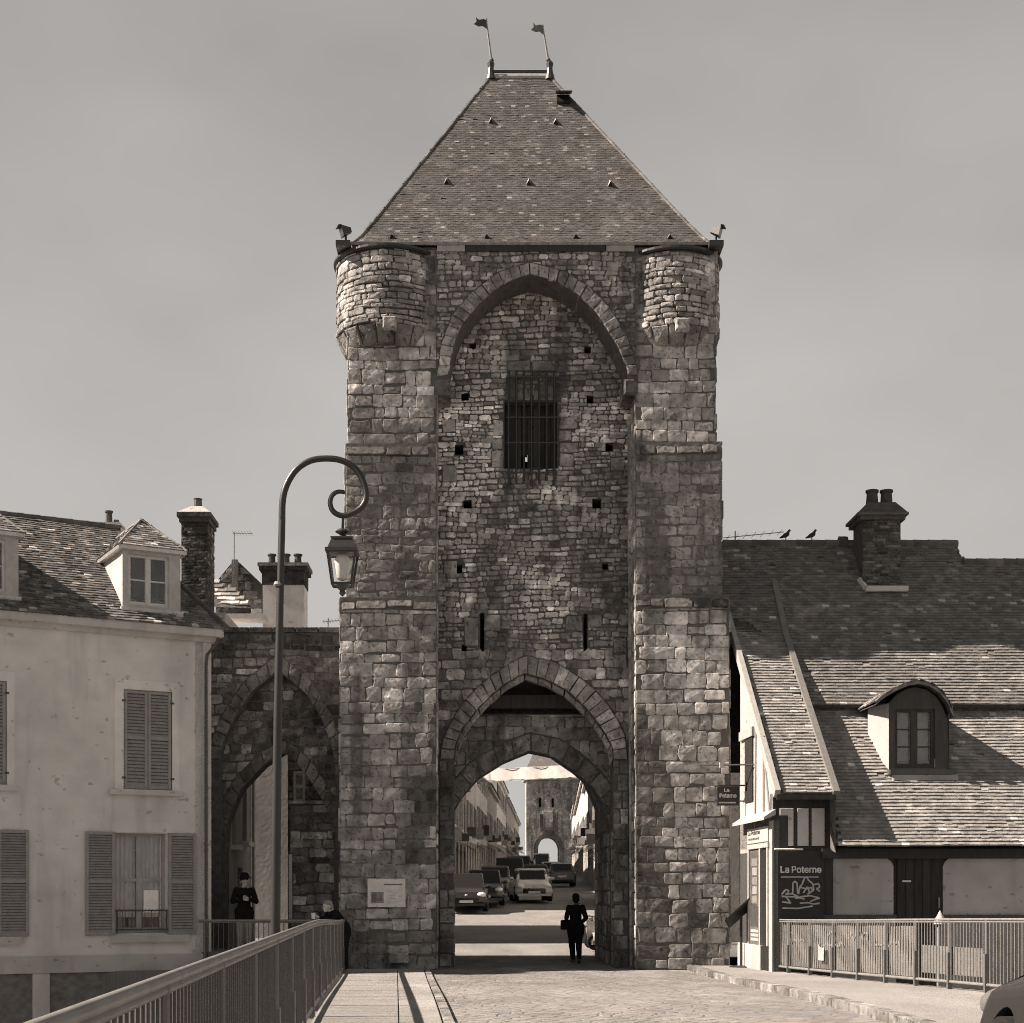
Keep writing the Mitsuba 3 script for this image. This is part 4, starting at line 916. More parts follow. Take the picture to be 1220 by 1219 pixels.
emit(DR + '__lead_apron', M().bev(fd, a[0], a[1] - .06, b[0], a[1] + .06, -.1, .12, .02, .30), 'm_plaster')
# front wall under the eaves
fe = front(30.95)
HW = emit(RH + '__front_wall', M().box(7.05, 30.97, -.5, XH1, 31.3, 2.75, .05), 'm_wood')
emit(RH + '__eave_beam', M().box(7.0, 30.75, 2.42, XH1, 31.0, 2.62, .04), 'm_wood')
for x0, x1 in ((983, 1064), (1123, 1300), (1330, 1420)):
    u0, v0, u1, v1 = fe.rect(x0, 1022, x1, 1090); r = .22
    P = sbox(u0, v0, u1, v1 - r).union(sbox(u0 + r, v0, u1 - r, v1)).union(Polygon([(u0 + r - r * math.cos(a), v1 - r + r * math.sin(a)) for a in np.linspace(0, math.pi / 2, 8)] + [(u0 + r, v1 - r)]).buffer(.002))
    P = P.union(Polygon([(u1 - r + r * math.cos(a), v1 - r + r * math.sin(a)) for a in np.linspace(0, math.pi / 2, 8)] + [(u1 - r, v1 - r)]).buffer(.002))
    emit(RH + '__white_panel', M().prism(P, fe, -.01, .03, .42), 'm_plaster')
    emit(RH + '__panel_sill', M().bev(fe, u0 - .05, v0 - .09, u1 + .05, v0 - .005, -.01, .1, .01, .08), 'm_wood')
    emit(RH + '__plinth', M().fbox(fe, u0 - .05, -.5, u1 + .05, v0 - .095, -.01, .05, .3), 'm_plaster')
u0, v0, u1, v1 = fe.rect(1068, 1018, 1118, 1180); v0 = -.35
k = emit(RH + '__door', M().bev(fe, u0, v0, u1, v1, -.01, .04, .01, .035), 'm_wood')
for i in range(5):
    a = u0 + (u1 - u0) * i / 5; emit(k + '__board', M().bev(fe, a + .01, v0, a + (u1 - u0) / 5 - .01, v1 - .05, .04, .055, .006, .03 + .008 * (i % 2)), 'm_wood')
a = fe.hit(1079, 1050); emit(k + '__plate', M().bev(fe, a[0] - .09, a[1] - .02, a[0] + .09, a[1] + .02, .06, .08, .005, .6), 'm_paint')
a = fe.hit(1117, 1075); emit(k + '__handle', M().tube([fe(a[0], a[1] - .12, .1), fe(a[0], a[1] + .1, .1)], .014, 6, .3), 'm_metal')

SW = thing('shop_wing', 'narrow restaurant front with steep pale tiled roof and white gable squeezed against the tower', 'shop')
e0, e1 = np.array([6.0, 30.4, 3.73]), np.array([7.2, 30.46, 3.70])
wu = np.array([.9988, .05, 0.0]); wb = np.array([-.05, .9988, 0.0])   # along the eave, and back from it
wn = -wb
rs = .96                                                     # rise per metre
upv = wb + np.array([0, 0, rs]); Lw = np.linalg.norm(e1 - e0)
sW = Fr(e0, wu, wn * rs + np.array([0, 0, 1]), upv); hW = 5.2 * math.hypot(1, rs)
m = M().poly([e0, e0 + wu * Lw, e0 + wu * Lw + upv * 5.2, e0 + upv * 5.2], .07)
RWf = emit(SW + '__roof', m, 'm_tile')
emit(RWf + '__tile', tiles(sbox(.05, 0, Lw - .03, hW), sW, .102, .16, .038, roof_tone(.21, .26, .02, .08), seed=151, sag=.006, jit=.02), 'm_tile', kind='stuff')
k = emit(RWf + '__verge_board', M().beam(sW(.0, -.05, .02), sW(.0, hW, .02), .11, .2, .33, up=sW.en), 'm_paint', label='white verge board along the left edge of the wing roof')
emit(RWf + '__upper_verge_board', M().beam(e0 + wu * Lw + upv * 4.0 + (0, 0, .05), (6.95, 35.55, zU(35.55) + .08), .13, .12, .16), 'm_paint')
emit(RWf + '__verge_board', M().beam(sW(Lw, -.05, .03), sW(Lw, 4.1 * math.hypot(1, rs), .03), .13, .14, .16, up=sW.en), 'm_paint')
emit(RWf + '__side', M().poly([e0 + wu * Lw - (0, 0, .12), e0 + wu * Lw + upv * 5.2 - (0, 0, .02), e0 + wu * Lw + upv * 3.0 - (0, 0, 3.5), e0 + wu * Lw + (0, 0, -1.2)], .1), 'm_tile')
emit(RWf + '__eave_board', M().beam(e0 - (0, 0, .08), e0 + wu * Lw - (0, 0, .08), .08, .1, .05), 'm_wood')
# the shop front plane and the gable side plane meet at the corner C
C = np.array([6.01, 30.82, 0.0])
sf = Fr(C, wu, wn); sg = Fr(C, wb, -wu); sg.eu = sg.eu * 1.8                        # front; gable side (u runs back to the tower)
zt = e0[2]
gab = M().poly([C + (0, 0, 2.6), C + (0, 0, zt + .3), C + wb * 3.0 + np.array([0, 0, zt + .3 + 3.0 * rs]), C + wb * 3.0 + np.array([0, 0, 2.6])], .36)
GB = emit(SW + '__gable_wall', gab, 'm_plaster')
for (ua, va, ub, vb, w) in ((.42, 3.2, .42, 5.0, .10), (.85, 3.1, .80, 5.6, .09), (.1, 3.25, .5, 5.1, .09)):
    emit(GB + '__timber', M().beam(sg(ua, va, .012), sg(ub, vb, .012), w, .03, .22, up=sg.en), 'm_wood')
emit(SW + '__gable_window', M().fbox(sg, .95, 3.7, 1.35, 5.1, .0, .03, .02), 'm_wood')
emit(SW + '__gable_beam', M().fbox(sg, .9, 5.1, 1.6, 5.3, .0, .06, .3), 'm_wood')
hood = M().add([sg(-.12, 3.42, -.0), sg(1.5, 3.42, .0), sg(1.5, 3.26, .24), sg(-.12, 3.26, .24), sg(1.5, 3.20, .24), sg(-.12, 3.20, .24), sg(-.12, 3.3, 0), sg(1.5, 3.3, 0)],
               [[0, 1, 2, 3], [3, 2, 4, 5], [5, 4, 7, 6], [0, 3, 5, 6], [1, 2, 4, 7]], .36)
emit(SW + '__canopy', hood, 'm_paint')
body = M().prism(sbox(-.02, -.4, 1.7, 3.3), sg, -.3, 0, .05)
emit(SW + '__side_wall', body, 'm_wood')
fas = [sg.rect(881, 976, 917, 1002)]
fu0, fv0, fu1, fv1 = .12, 2.78, 1.15, 3.10
k = emit(SW + '__fascia_sign', M().bev(sg, fu0, fv0, fu1, fv1, 0, .06, .008, .36), 'm_paint', label='pale fascia sign with dark lettering over the shop door')
def lettering(key, text, fr, u, v, hgt, d, t, width=None, mirror=False, bold=True):
    full = meshkit.text_mesh(text, hgt, .006, bold).vertices[:, 0].max(); sc = width / full if width else 1.0; x0 = 0.0
    for w in text.split():
        tm = meshkit.text_mesh(w, hgt, .006, bold); x = tm.vertices.copy(); end = x[:, 0].max()
        x[:, 0] = (x[:, 0] + x0) * sc
        emit(key, M().add(fr(u - x[:, 0] if mirror else u + x[:, 0], v + x[:, 1], d + x[:, 2]), tm.faces, t), 'm_paint')
        x0 += end + .35 * hgt
lettering(k + '__lettering', 'La Poterne', sg, 1.10, 2.96, .09, .06, .04, .62, mirror=True)
lettering(k + '__small_lettering', 'restaurant', sg, 1.08, 2.85, .055, .06, .1, .55, mirror=True)
# shop side: pale frame with glazed door and menu posters, white plinth
def posts(us, v0, v1, d0, d1, t, key, w=.06):
    for u in us: emit(key, M().bev(sg, u - w / 2, v0, u + w / 2, v1, d0, d1, .006, t), 'm_paint')
SD = emit(SW + '__door_frame', M().bev(sg, .10, 2.66, 1.15, 2.76, 0, .07, .006, .33), 'm_paint')
posts((.16, .52, 1.1),   .62, 2.66, 0, .06, .33, SD + '__post')
emit(SW + '__door', M().bev(sg, .55, .62, 1.07, 2.64, .0, .03, .006, .1), 'm_wood')
ps = M(); rp_ = np.random.default_rng(4)
for i in range(5): ps.fbox(sg, .66 + .04 * rp_.random(), 1.5 + i * .2, .92 + .08 * rp_.random(), 1.5 + i * .2 + .16, .03, .036, .4 if i % 2 else .28)
emit(SW + '__door__menu_sheet', ps, 'm_paint')
emit(SW + '__door__pane', M().poly([sg(.6, 1.0, .045), sg(1.03, 1.0, .045), sg(1.03, 2.6, .045), sg(.6, 2.6, .045)]), 'm_pane')
ps = M()
for i in range(3): ps.bev(sg, .62, .70 + i * .09, 1.0, .76 + i * .09, .03, .045, .004, .33)
emit(SW + '__door__kick_panel', ps, 'm_paint')
emit(SW + '__plinth', M().bev(sg, .42, -.3, 1.6, .62, 0, .09, .012, .33), 'm_plaster')
emit(SW + '__doorway', M().fbox(sg, .20, -.2, .50, 2.6, -.01, .012, .015), 'm_wood')
emit(SW + '__corner_post', M().bev(sg, -.02, -.3, .13, 3.2, -.12, .03, .01, .33), 'm_paint')
# the shop front facing the bridge
FU = 1.24
emit(SW + '__front_wall', M().fbox(sf, 0.0, -.4, FU, 3.75, -.25, 0, .04), 'm_wood')
for x0, x1 in ((929, 945), (950, 963), (967, 982)):
    u0, v0, u1, v1 = sf.rect(x0, 963, x1, 1008)
    emit(SW + '__plaster_panel', M().bev(sf, u0, v0, u1, v1, 0, .025, .006, .55), 'm_plaster')
a, b = sf.hit(921, 1012), sf.hit(955, 1012)
emit(SW + '__lamp_tube', M().tube([sf(a[0], a[1], .1), sf(b[0], b[1], .1)], .02, 6, .75), 'm_paint')
SB = thing('restaurant_signboard', 'black signboard with white lettering and line drawing of a town by the shop', 'signboard')
u0, v0, u1, v1 = sf.rect(925, 1013, 981, 1093)
emit(SB + '__board', M().bev(sf, u0, v0 - .05, u1, v1, .02, .06, .01, .018), 'm_paint')
lettering(SB + '__lettering', 'La Poterne', sf, u0 + .06, v1 - .46, .13, .06, .62, .86)
m = M().fbox(sf, u0 + .08, v1 - .56, u1 - .12, v1 - .54, .06, .066, .5)
def hitl(pts):
    return [sf.hit(915 + x * 80 / 975, 1000 + y * 100 / 1219) for x, y in pts]
sk = [[(190, 800), (250, 730), (290, 745), (270, 790)], [(345, 800), (350, 640), (375, 610), (410, 640), (420, 790)], [(430, 800), (450, 690), (480, 660), (520, 560), (545, 545), (580, 600), (640, 650), (650, 740), (560, 800)],
      [(660, 660), (720, 645), (740, 700), (690, 720), (740, 760)], [(190, 830), (430, 840), (600, 820), (720, 850)], [(250, 840), (320, 930), (200, 910)], [(450, 930), (560, 920), (640, 940), (740, 930)],
      [(600, 905), (680, 870), (740, 855)], [(200, 1000), (420, 1005), (640, 970)], [(460, 700), (540, 720), (620, 700), (640, 760)], [(500, 780), (560, 690), (600, 790)], [(240, 800), (330, 790), (420, 830)], [(380, 860), (440, 850), (520, 870)]]
for ln in sk:
    q = hitl(ln)
    for a, b in zip(q, q[1:]): m.beam(sf(a[0], a[1], .064), sf(b[0], b[1], .064), .03, .008, .42, up=sf.en)
emit(SB + '__drawing', m, 'm_paint')
HS = thing('hanging_sign', 'small dark hanging sign with white writing on the right edge of the tower', 'sign')
fx = front(33.3); u0, v0, u1, v1 = fx.rect(854, 937, 883, 960)
emit(HS + '__board', M().bev(fx, u0, v0, u1 - .05, v1, -.025, .025, .01, .02), 'm_paint')
lettering(HS + '__first_word', 'La', fx, u0 + .15, v1 - .12, .07, .025, .55, .12)
lettering(HS + '__second_word', 'Poterne', fx, u0 + .05, v1 - .25, .09, .025, .5, .38)
m = M().fbox(fx, u0 + .04, v0 + .05, u1 - .12, v0 + .08, .025, .03, .35); emit(HS + '__underline', m, 'm_paint')
m = M().beam(fx(u0 + .02, v1 + .02, 0), fx(u1 + .16, v1 + .02, 0), .025, .03, .03); m.beam(fx(u1 - .02, v0 + .1, 0), fx(u1 + .16, v0 + .1, 0), .025, .03, .03)
emit(HS + '__bracket', m, 'm_metal')
TR = thing('tie_rod', 'thin iron rod with a clamp across the gap between tower and white gable', 'rod')
a, b = W(834, 912, 33.5), W(899, 911, 32.4)
emit(TR + '__rod', M().tube([a, b], .018, 6, .03), 'm_metal'); c = a + (b - a) * .41
emit(TR + '__clamp', M().box(c[0] - .05, c[1] - .05, c[2] - .06, c[0] + .05, c[1] + .05, c[2] + .06, .4), 'm_metal')
MS = thing('menu_stand', 'dark tilted menu stand on the pavement between the tower and the shop door', 'menu stand')
g = W(883, 1156, 33.0); gz = .10
emit(MS + '__base', M().lathe((g[0], 33.0, gz), [(.02, .0), (.26, .0), (.26, .025), (.03, .045)], 16, .03), 'm_metal')
emit(MS + '__post', M().tube([(g[0], 33.0, gz), (g[0], 33.0, 1.25)], .03, 8, .03), 'm_metal')
a, b = W(863, 1097, 33.0), W(897, 1066, 33.0); d = (b - a); nrm = np.cross(d, (0, 1, 0)); nrm /= np.linalg.norm(nrm)
emit(MS + '__board', M().obox(a + (0, -.26, 0), d, np.array([.16, .45, -.16]), nrm * .035, .025), 'm_paint')
emit(MS + '__ledge', M().obox(a + (-.02, -.26, -.02), (.03, 0, .09), np.array([.16, .45, -.16]), nrm * .02, .03), 'm_paint')
# pigeons, aerial on the ridge
def pigeon(px, face, lab):
    k = thing('pigeon', lab, 'pigeon', 'pigeons on the ridge')
    c = W(px, 648, YR); z = zU(YR) + .12
    S = lambda x, zz, r, sx=1: m3.Manifold.sphere(r * .8, 14).translate((c[0] + face * x * .8, YR, z + zz * .8))
    parts = [((-.02, .13, .07), (.05, .17, .065)), ((.05, .18, .06), (.10, .27, .032)), ((.10, .27, .035), (.115, .29, .034)), ((-.04, .12, .055), (-.17, .06, .02)), ((.115, .29, .018), (.165, .28, .004))]
    u = m3.Manifold()
    for a, b in parts: u = u + m3.Manifold.batch_hull([S(*a), S(*b)])
    u = u.refine_to_length(.02); q = u.to_mesh(); t = trimesh.Trimesh(q.vert_properties[:, :3], q.tri_verts); trimesh.smoothing.filter_taubin(t, iterations=6)
    emit(k + '__body', M().tri(t, .05), 'm_cloth', smooth=True)
    for s in (-.025, .025): emit(k + '__leg', M().tube([(c[0], YR + s, z - .02), (c[0] + face * .01, YR + s, z + .09)], .007, 5, .15), 'm_cloth')
pigeon(936, 1, 'dark pigeon nearer the tower on the right roof ridge')
pigeon(967, 1, 'dark pigeon nearer the chimney on the right roof ridge')
antenna('spindly aerial above the right roof ridge close to the tower', [W(876, 650, 37), W(876, 633, 37), W(862, 641, 37), W(934, 634, 37)])
PC = thing('post_cap', 'small white pointed post cap showing just above the right railing', 'post')
p = W(1120, 1098, 29.5)
emit(PC + '__post', M().box(p[0] - .05, 29.45, -.3, p[0] + .05, 29.55, p[2] - .02, .2), 'm_paint')
emit(PC + '__cap', M().lathe((p[0], 29.5, p[2] - .05), [(.13, 0), (.10, .1), (.05, .18), (.01, .26)], 12, .4), 'm_paint', smooth=True)

# ------------------------------------------------------------------ railings
def railing(key, lab, path, zf, spacing, post_at, tone, rail_w=.06, H=1.13, group=None, bar=.55):
    """path: plan points; bars between a bottom and a double top rail."""
    k = thing(key, lab, 'railing', group)
    P = np.array(path, float); s = np.r_[0, np.cumsum(np.linalg.norm(np.diff(P, axis=0), axis=1))]
    at = lambda q: np.array([np.interp(q, s, P[:, 0]), np.interp(q, s, P[:, 1])])
    def p3(q, h): x, y = at(q); return np.array([x, y, float(zf(y)) + h])
    n = max(2, int(s[-1] / .8)); qs = np.linspace(0, s[-1], n + 1)
    emit(k + '__handrail', M().tube([p3(q, H - .025) for q in qs], rail_w * .36, 10, tone * 1.5), 'm_metal', smooth=True)
    emit(k + '__handrail_moulding', M().tube([p3(q, H - .062) for q in qs], rail_w * .28, 8, tone * 1.2), 'm_metal', smooth=True)
    emit(k + '__bottom_rail', M().tube([p3(q, .11) for q in qs], .026, 6, tone * 1.4), 'm_metal', smooth=True)
    nb = int(s[-1] / spacing)
    for i in range(nb):
        q = (i + .5) * spacing
        emit(k + '__bar', M().tube([p3(q, .11), p3(q, H - .06)], .0095, 5, tone * bar * (.9 + .2 * ((i * 37) % 7) / 7), caps=False), 'm_metal')
    for q in np.arange(post_at / 2, s[-1] + .01, post_at):
        pk = emit(k + '__post', M().tube([p3(q, 0.0), p3(q, H - .04)], .024, 8, tone * 1.25), 'm_metal')
        x, y, z = p3(q, 0)
        emit(pk + '__sleeve', M().box(x - .035, y - .035, z + .0, x + .035, y + .035, z + .56, tone * .9), 'm_metal')
    return k, p3, s[-1]
kl, pl3, Ll = railing('bridge_railing', 'grey barred railing on the left side of the bridge in the foreground', [(XL(32.6), 32.6), (XL(1.5), 1.5)], lambda y: zdeck(y) + .03, .112, 2.0, .115, .075)
kr2, pr3, Lr = railing('bridge_railing', 'grey barred railing on the right pavement in front of the tiled house', [(XR(30.85), 30.85), (XR(14.0), 14.0)], lambda y: zdeck(y) + .10, .105, 1.21, .12, .05, 1.085, bar=1.3)
kt, pt3, Lt = railing('terrace_railing', 'short railing closing the terrace before the arched wall', [(XL(32.6) - .06, 32.75), (-6.1, 32.9)], lambda y: .02 + 0 * y, .11, 1.5, .115, .06)
for q in np.arange(.2, 14, .22):                               # feet under the left railing
    p = pl3(q, 0); emit(kl + '__foot', M().box(p[0] - .03, p[1] - .03, p[2], p[0] + .03, p[1] + .03, p[2] + .1, .08), 'm_metal')
CB = thing('canvas_banner', 'grey canvas behind the right railing with pale strokes painted for reflected letters', 'banner')
o = pr3(0, 0); dv = pr3(6.5, 0) - o; L = np.linalg.norm(dv[:2]); ee = dv / np.linalg.norm(dv)
fc = Fr(o + np.array([.05, .01, 0]), ee, (-.98, -.19, 0), (0, 0, 1))
nx, nz = 60, 8; V, t = [], []
for i in range(nx + 1):
    for j in range(nz + 1):
        q = i / nx * 6.5; V.append(fc(q, .14 + j / nz * .82, .008 * math.sin(q * 4.3 + j * .7)))
emit(CB + '__canvas', M().add(V, [[i * (nz + 1) + j, (i + 1) * (nz + 1) + j, (i + 1) * (nz + 1) + j + 1, i * (nz + 1) + j + 1] for i in range(nx) for j in range(nz)], .16), 'm_cloth', smooth=True)
rz = np.random.default_rng(21)
def scrawl(q0, q1, z, h, n):  # pale strokes painted for ghost letters reflected in a railing panel
    m = M()
    pts = [(q0 + (q1 - q0) * i / n + rz.normal(0, .04), z + h * rz.uniform(-.5, .5)) for i in range(n + 1)]
    for a, b in zip(pts, pts[1:]): m.beam(fc(a[0], a[1], .013), fc(b[0], b[1], .013), .035, .004, .22, up=fc.en)
    emit(CB + '__writing', m, 'm_paint')
th = np.linspace(.6, 5.4, 12)
m = M()
for a, b in zip(th, th[1:]): m.beam(fc(.62 - .16 * math.cos(a) * -1, .70 + .11 * math.sin(a), .013), fc(.62 + .16 * math.cos(b), .70 + .11 * math.sin(b), .013), .03, .004, .17, up=fc.en)
emit(CB + '__writing', m, 'm_paint')
scrawl(.8, 1.35, .66, .08, 9); scrawl(2.1, 3.4, .62, .12, 16); scrawl(2.6, 3.0, .82, .1, 6); scrawl(3.6, 4.6, .78, .16, 14); scrawl(4.9, 5.9, .66, .1, 14)
NT = thing('paper_notice', 'blank pale paper notice tied to the right railing over the canvas', 'notice')
u = 2.30; emit(NT + '__sheet', M().add([fc(u, .30, .07), fc(u + .32, .29, .08), fc(u + .33, .55, .075), fc(u + .22, .53, .06), fc(u + .1, .56, .08), fc(u + .01, .60, .07)], [[0, 1, 2], [0, 2, 3], [0, 3, 4], [0, 4, 5]], .3), 'm_paint')
emit(NT + '__tie', M().tube([fc(u + .02, .59, .06), fc(u + .0, .66, .03)], .006, 4, .3), 'm_cloth')
C2 = thing('canvas_strip', 'low pale canvas strip behind the right railing nearest the parked car', 'banner')
emit(C2 + '__canvas', M().add([fc(6.75, .22, 0), fc(8.9, .22, .01), fc(8.9, .64, .01), fc(6.75, .66, 0)], [[0, 1, 2, 3]], .14), 'm_cloth')

# ------------------------------------------------------------------ the street lamp
SL = thing('street_lamp', 'tall dark lamp post with curled swan neck and hanging four-sided lantern, behind the left railing', 'street lamp')
YL = 15.0
lp = [W(326, 1190, YL), W(329, 1000, YL), W(331, 850, YL), W(334, 700, YL), W(336, 620, YL)]
lp[0][2] = -1.0
emit(SL + '__post', M().tube(lp, [.052, .048, .042, .036, .034], 12, .025), 'm_metal', smooth=True)
emit(SL + '__post_ring', M().lathe((lp[2][0] + .005, YL, W(0, 697, YL)[2]), [(.036, -.02), (.05, 0), (.036, .03)], 12, .2), 'm_metal')
neck = [(336, 620), (336.5, 600), (339, 585), (345, 571), (355, 558), (370, 549), (386, 546.5), (402, 547.5), (416, 553), (427, 563), (434, 577), (436.5, 590), (434, 600), (428, 607), (419, 612), (410, 614.5), (402, 613), (396, 608), (393.5, 600), (395, 592), (400, 587), (406, 586), (411, 587)]
tt = np.linspace(0, len(neck) - 1, 90); nk = np.array([W(x, y, YL) for x, y in neck])
from scipy.interpolate import CubicSpline
cs = CubicSpline(np.arange(len(neck)), nk)
emit(SL + '__swan_neck', M().tube(cs(tt), np.interp(tt, [0, 14, 22], [.034, .030, .020]), 10, .025), 'm_metal', smooth=True)
c = W(408, 640, YL); cz = lambda y: W(0, y, YL)[2]
emit(SL + '__hanger', M().tube([(c[0] + .01, YL, cz(613)), (c[0], YL, cz(634))], .014, 6, .025), 'm_metal')
LT = SL + '__lantern'
m = M().lathe((c[0], YL, 0), [(.01, cz(630)), (.05, cz(631)), (.075, cz(634)), (.03, cz(637)), (.05, cz(641)), (.10, cz(643))], 12, .03)
def frus(m, y0, w0, y1, w1, t):
    a, b = w0 / 2, w1 / 2
    P = [(c[0] + sx * a, YL + sy * a, cz(y0)) for sx, sy in ((-1, -1), (1, -1), (1, 1), (-1, 1))] + [(c[0] + sx * b, YL + sy * b, cz(y1)) for sx, sy in ((-1, -1), (1, -1), (1, 1), (-1, 1))]
    m.add(P, [[i, (i + 1) % 4, (i + 1) % 4 + 4, i + 4] for i in range(4)] + [[4, 5, 6, 7], [0, 1, 2, 3]], t); return P
px = YL / F
frus(m, 643.5, 25 * px, 642, 27 * px, .12); frus(m, 656, 33 * px, 643.5, 24 * px, .03); frus(m, 660, 38 * px, 656, 38 * px, .05)
emit(LT, m, 'm_metal', fixed=True, label='dark metal lantern roof')
P = [(c[0] + sx * w * px / 2, YL + sy * w * px / 2, cz(y)) for y, w in ((660, 33), (697, 23)) for sx, sy in ((-1, -1), (1, -1), (1, 1), (-1, 1))]
m = M()
for i in range(4): m.beam(P[i], P[i + 4], .022, .022, .03, up=(0, 1, .1))
for j in (0, 4):
    for i in range(4): m.beam(P[j + i], P[j + (i + 1) % 4], .02, .022, .03)
emit(LT + '__frame', m, 'm_metal')
for i in range(4):
    q = [np.array(P[i]), np.array(P[(i + 1) % 4]), np.array(P[(i + 1) % 4 + 4]), np.array(P[i + 4])]
    emit(LT + '__glass_pane', M().poly(q), 'm_pane')
emit(LT + '__diffuser', M().lathe((c[0], YL, 0), [(.02, cz(692)), (.06, cz(690)), (.085, cz(668)), (.05, cz(662))], 10, .55), 'm_cloth', smooth=True)
emit(LT + '__finial', M().lathe((c[0], YL, 0), [(.09, cz(698)), (.05, cz(701)), (.025, cz(704)), (.035, cz(707)), (.004, cz(711))], 10, .06), 'm_metal')

# ------------------------------------------------------------------ the street beyond the gate
def street_house(lab, side, Y0, Y1, zh, t, seed, roof=2.2, group='houses along the street beyond the gate'):
    k = thing('street_house', lab, 'house', group)
    r = np.random.default_rng(seed)
    A = np.array([ax(Y0) - 4, Y0, 0]) if side < 0 else np.array([ax(Y0) + 3.2, Y0, 0]); B = np.array([ax(Y1) - 4, Y1, 0]) if side < 0 else np.array([ax(Y1) + 3.2, Y1, 0])
    B[1] -= .02
    L = np.linalg.norm(B - A); g = float(zroad(Y0)); eu = (B - A) / L; en = np.array([-side * eu[1], side * eu[0], 0])
    fr = Fr(A + (0, 0, 0), eu, en)
    nb = max(1, int(L / 2.6)); ops = []
    for i in range(nb):
        u = L * (i + .5) / nb
        for f in range(3):
            z = g + .6 + f * 2.9
            if f == 0: ops.append((sbox(u - .7, z - .4, u + .7, z + 1.9), 0))
            elif z + 1.6 < g + zh - .3: ops.append((sbox(u - .45, z, u + .45, z + 1.5), f))
    emit(k + '__wall', M().prism(sbox(0, -1, L, g + zh).difference(shapely.union_all([o for o, _ in ops])), fr, -.3, 0, t), 'm_plaster')
    D = 7.5
    emit(k + '__body', M().obox(fr(0.01, -1, -.31), eu * (L - .02), -en * D, (0, 0, g + zh + 1), t), 'm_plaster')
    for o, f in ops:
        u0, v0, u1, v1 = o.bounds
        if f == 0:
            w = emit(k + '__shop_window', M().fbox(fr, u0, v0, u1, v1, -.2, -.16, .05), 'm_gloss'); emit(w + '__awning', M().add([fr(u0 - .1, v1 + .25, .02), fr(u1 + .1, v1 + .25, .02), fr(u1 + .1, v1 - .05, .8), fr(u0 - .1, v1 - .05, .8)], [[0, 1, 2, 3]], r.uniform(.1, .6)), 'm_cloth')
        else:
            w = emit(k + '__window', M().fbox(fr, u0, v0, u1, v1, -.2, -.16, .06), 'm_gloss')
            emit(w + '__frame', M().prism(sbox(u0, v0, u1, v1).difference(sbox(u0 + .06, v0 + .06, (u0 + u1) / 2 - .03, v1 - .06)).difference(sbox((u0 + u1) / 2 + .03, v0 + .06, u1 - .06, v1 - .06)), fr, -.16, -.12, .6), 'm_paint')
            emit(w + '__sill', M().fbox(fr, u0 - .1, v0 - .12, u1 + .1, v0, 0, .12, .5), 'm_paint')
            for a, b in ((u0 - .46, u0 - .02), (u1 + .02, u1 + .46)): emit(w + '__shutter', M().fbox(fr, a, v0, b, v1, .01, .09, r.uniform(.08, .35)), 'm_paint')
    emit(k + '__cornice', M().fbox(fr, -.0, g + zh - .25, L, g + zh, .001, .25, t * 1.1), 'm_plaster')
    zt = g + zh
    q = M().poly([fr(0, zt, .35), fr(L, zt, .35), fr(L, zt + roof, -D / 2), fr(0, zt + roof, -D / 2)], .12).poly([fr(0, zt, -D), fr(L, zt, -D), fr(L, zt + roof, -D / 2), fr(0, zt + roof, -D / 2)], .12)
    q.poly([fr(0, zt, .35), fr(0, zt + roof, -D / 2), fr(0, zt, -D)], .2).poly([fr(L, zt, .35), fr(L, zt + roof, -D / 2), fr(L, zt, -D)], .2)
    emit(k + '__roof', q, 'm_tile')
    c = fr(L * .2, zt + roof - .6, -D / 2)
    kc = emit(k + '__chimney', M().obox(c - (.4, .3, .6), (.8, 0, 0), (0, .6, 0), (0, 0, 2.0), .14), 'm_mortar'); emit(kc + '__pot', M().lathe(c + np.array([0, 0, 1.4]), [(.14, 0), (.1, .4), (.01, .4)], 8, .1), 'm_tile')
    for q in range(0, nb, 2):
        s = fr(L * (q + r.uniform(.1, .4)) / nb, g + r.uniform(2.7, 3.6), 0); t_ = (.04, .4, .08, .25)[(q // 2 + seed) % 4]; hs = r.uniform(.3, .7)
        emit(k + '__projecting_sign', M().obox(s, en * r.uniform(.4, .6), eu * .08, (0, 0, hs), t_), 'm_paint')
    return k
lefts = [(60, 70, 8.2, .22), (70, 82, 6.0, .2), (82, 93, 7.4, .42), (93, 108, 12.5, .6), (108, 126, 7.0, .25), (126, 150, 8.6, .5), (150, 180, 7.5, .3), (180, 205, 6.5, .35)]
ll = ['shaded house just past the gate, mostly hidden by the left arch jamb', 'low dark-fronted house, nearest one seen on the left of the far street', 'mid-height grey house, second one seen along the left of the far street',
      'tallest pale house rising above the left row of the far street', 'low dark house just beyond the tallest pale house on the left', 'pale grey house third from the far tower on the left',
      'grey house second from the far tower on the left', 'small grey house next to the far tower on the left']
for i, (a, b, z, t) in enumerate(lefts): street_house(ll[i], -1, a, b, z, t, 200 + i)
rights = [(46, 60, 7.0, .3), (60, 74, 8.0, .34), (74, 88, 7.4, .26), (88, 104, 8.8, .36), (104, 122, 7.6, .3), (122, 145, 8.2, .34), (145, 175, 7.4, .28), (175, 206, 7.6, .34)]
rl = ['sunlit house just past the gate, hidden by the right arch jamb', 'second sunlit house past the gate, mostly hidden by the right arch jamb', 'nearest sunlit facade seen at the right edge of the far street',
      'tall sunlit facade, second one seen on the right of the far street', 'lower sunlit facade, third one seen on the right of the far street', 'sunlit house third from the far tower on the right',
      'sunlit house second from the far tower on the right', 'sunlit house next to the far tower on the right']
for i, (a, b, z, t) in enumerate(rights): street_house(rl[i], 1, a, b, z, t, 220 + i)
FT = thing('far_gate_tower', 'distant square gate tower with round arch and hipped roof closing the street', 'tower')
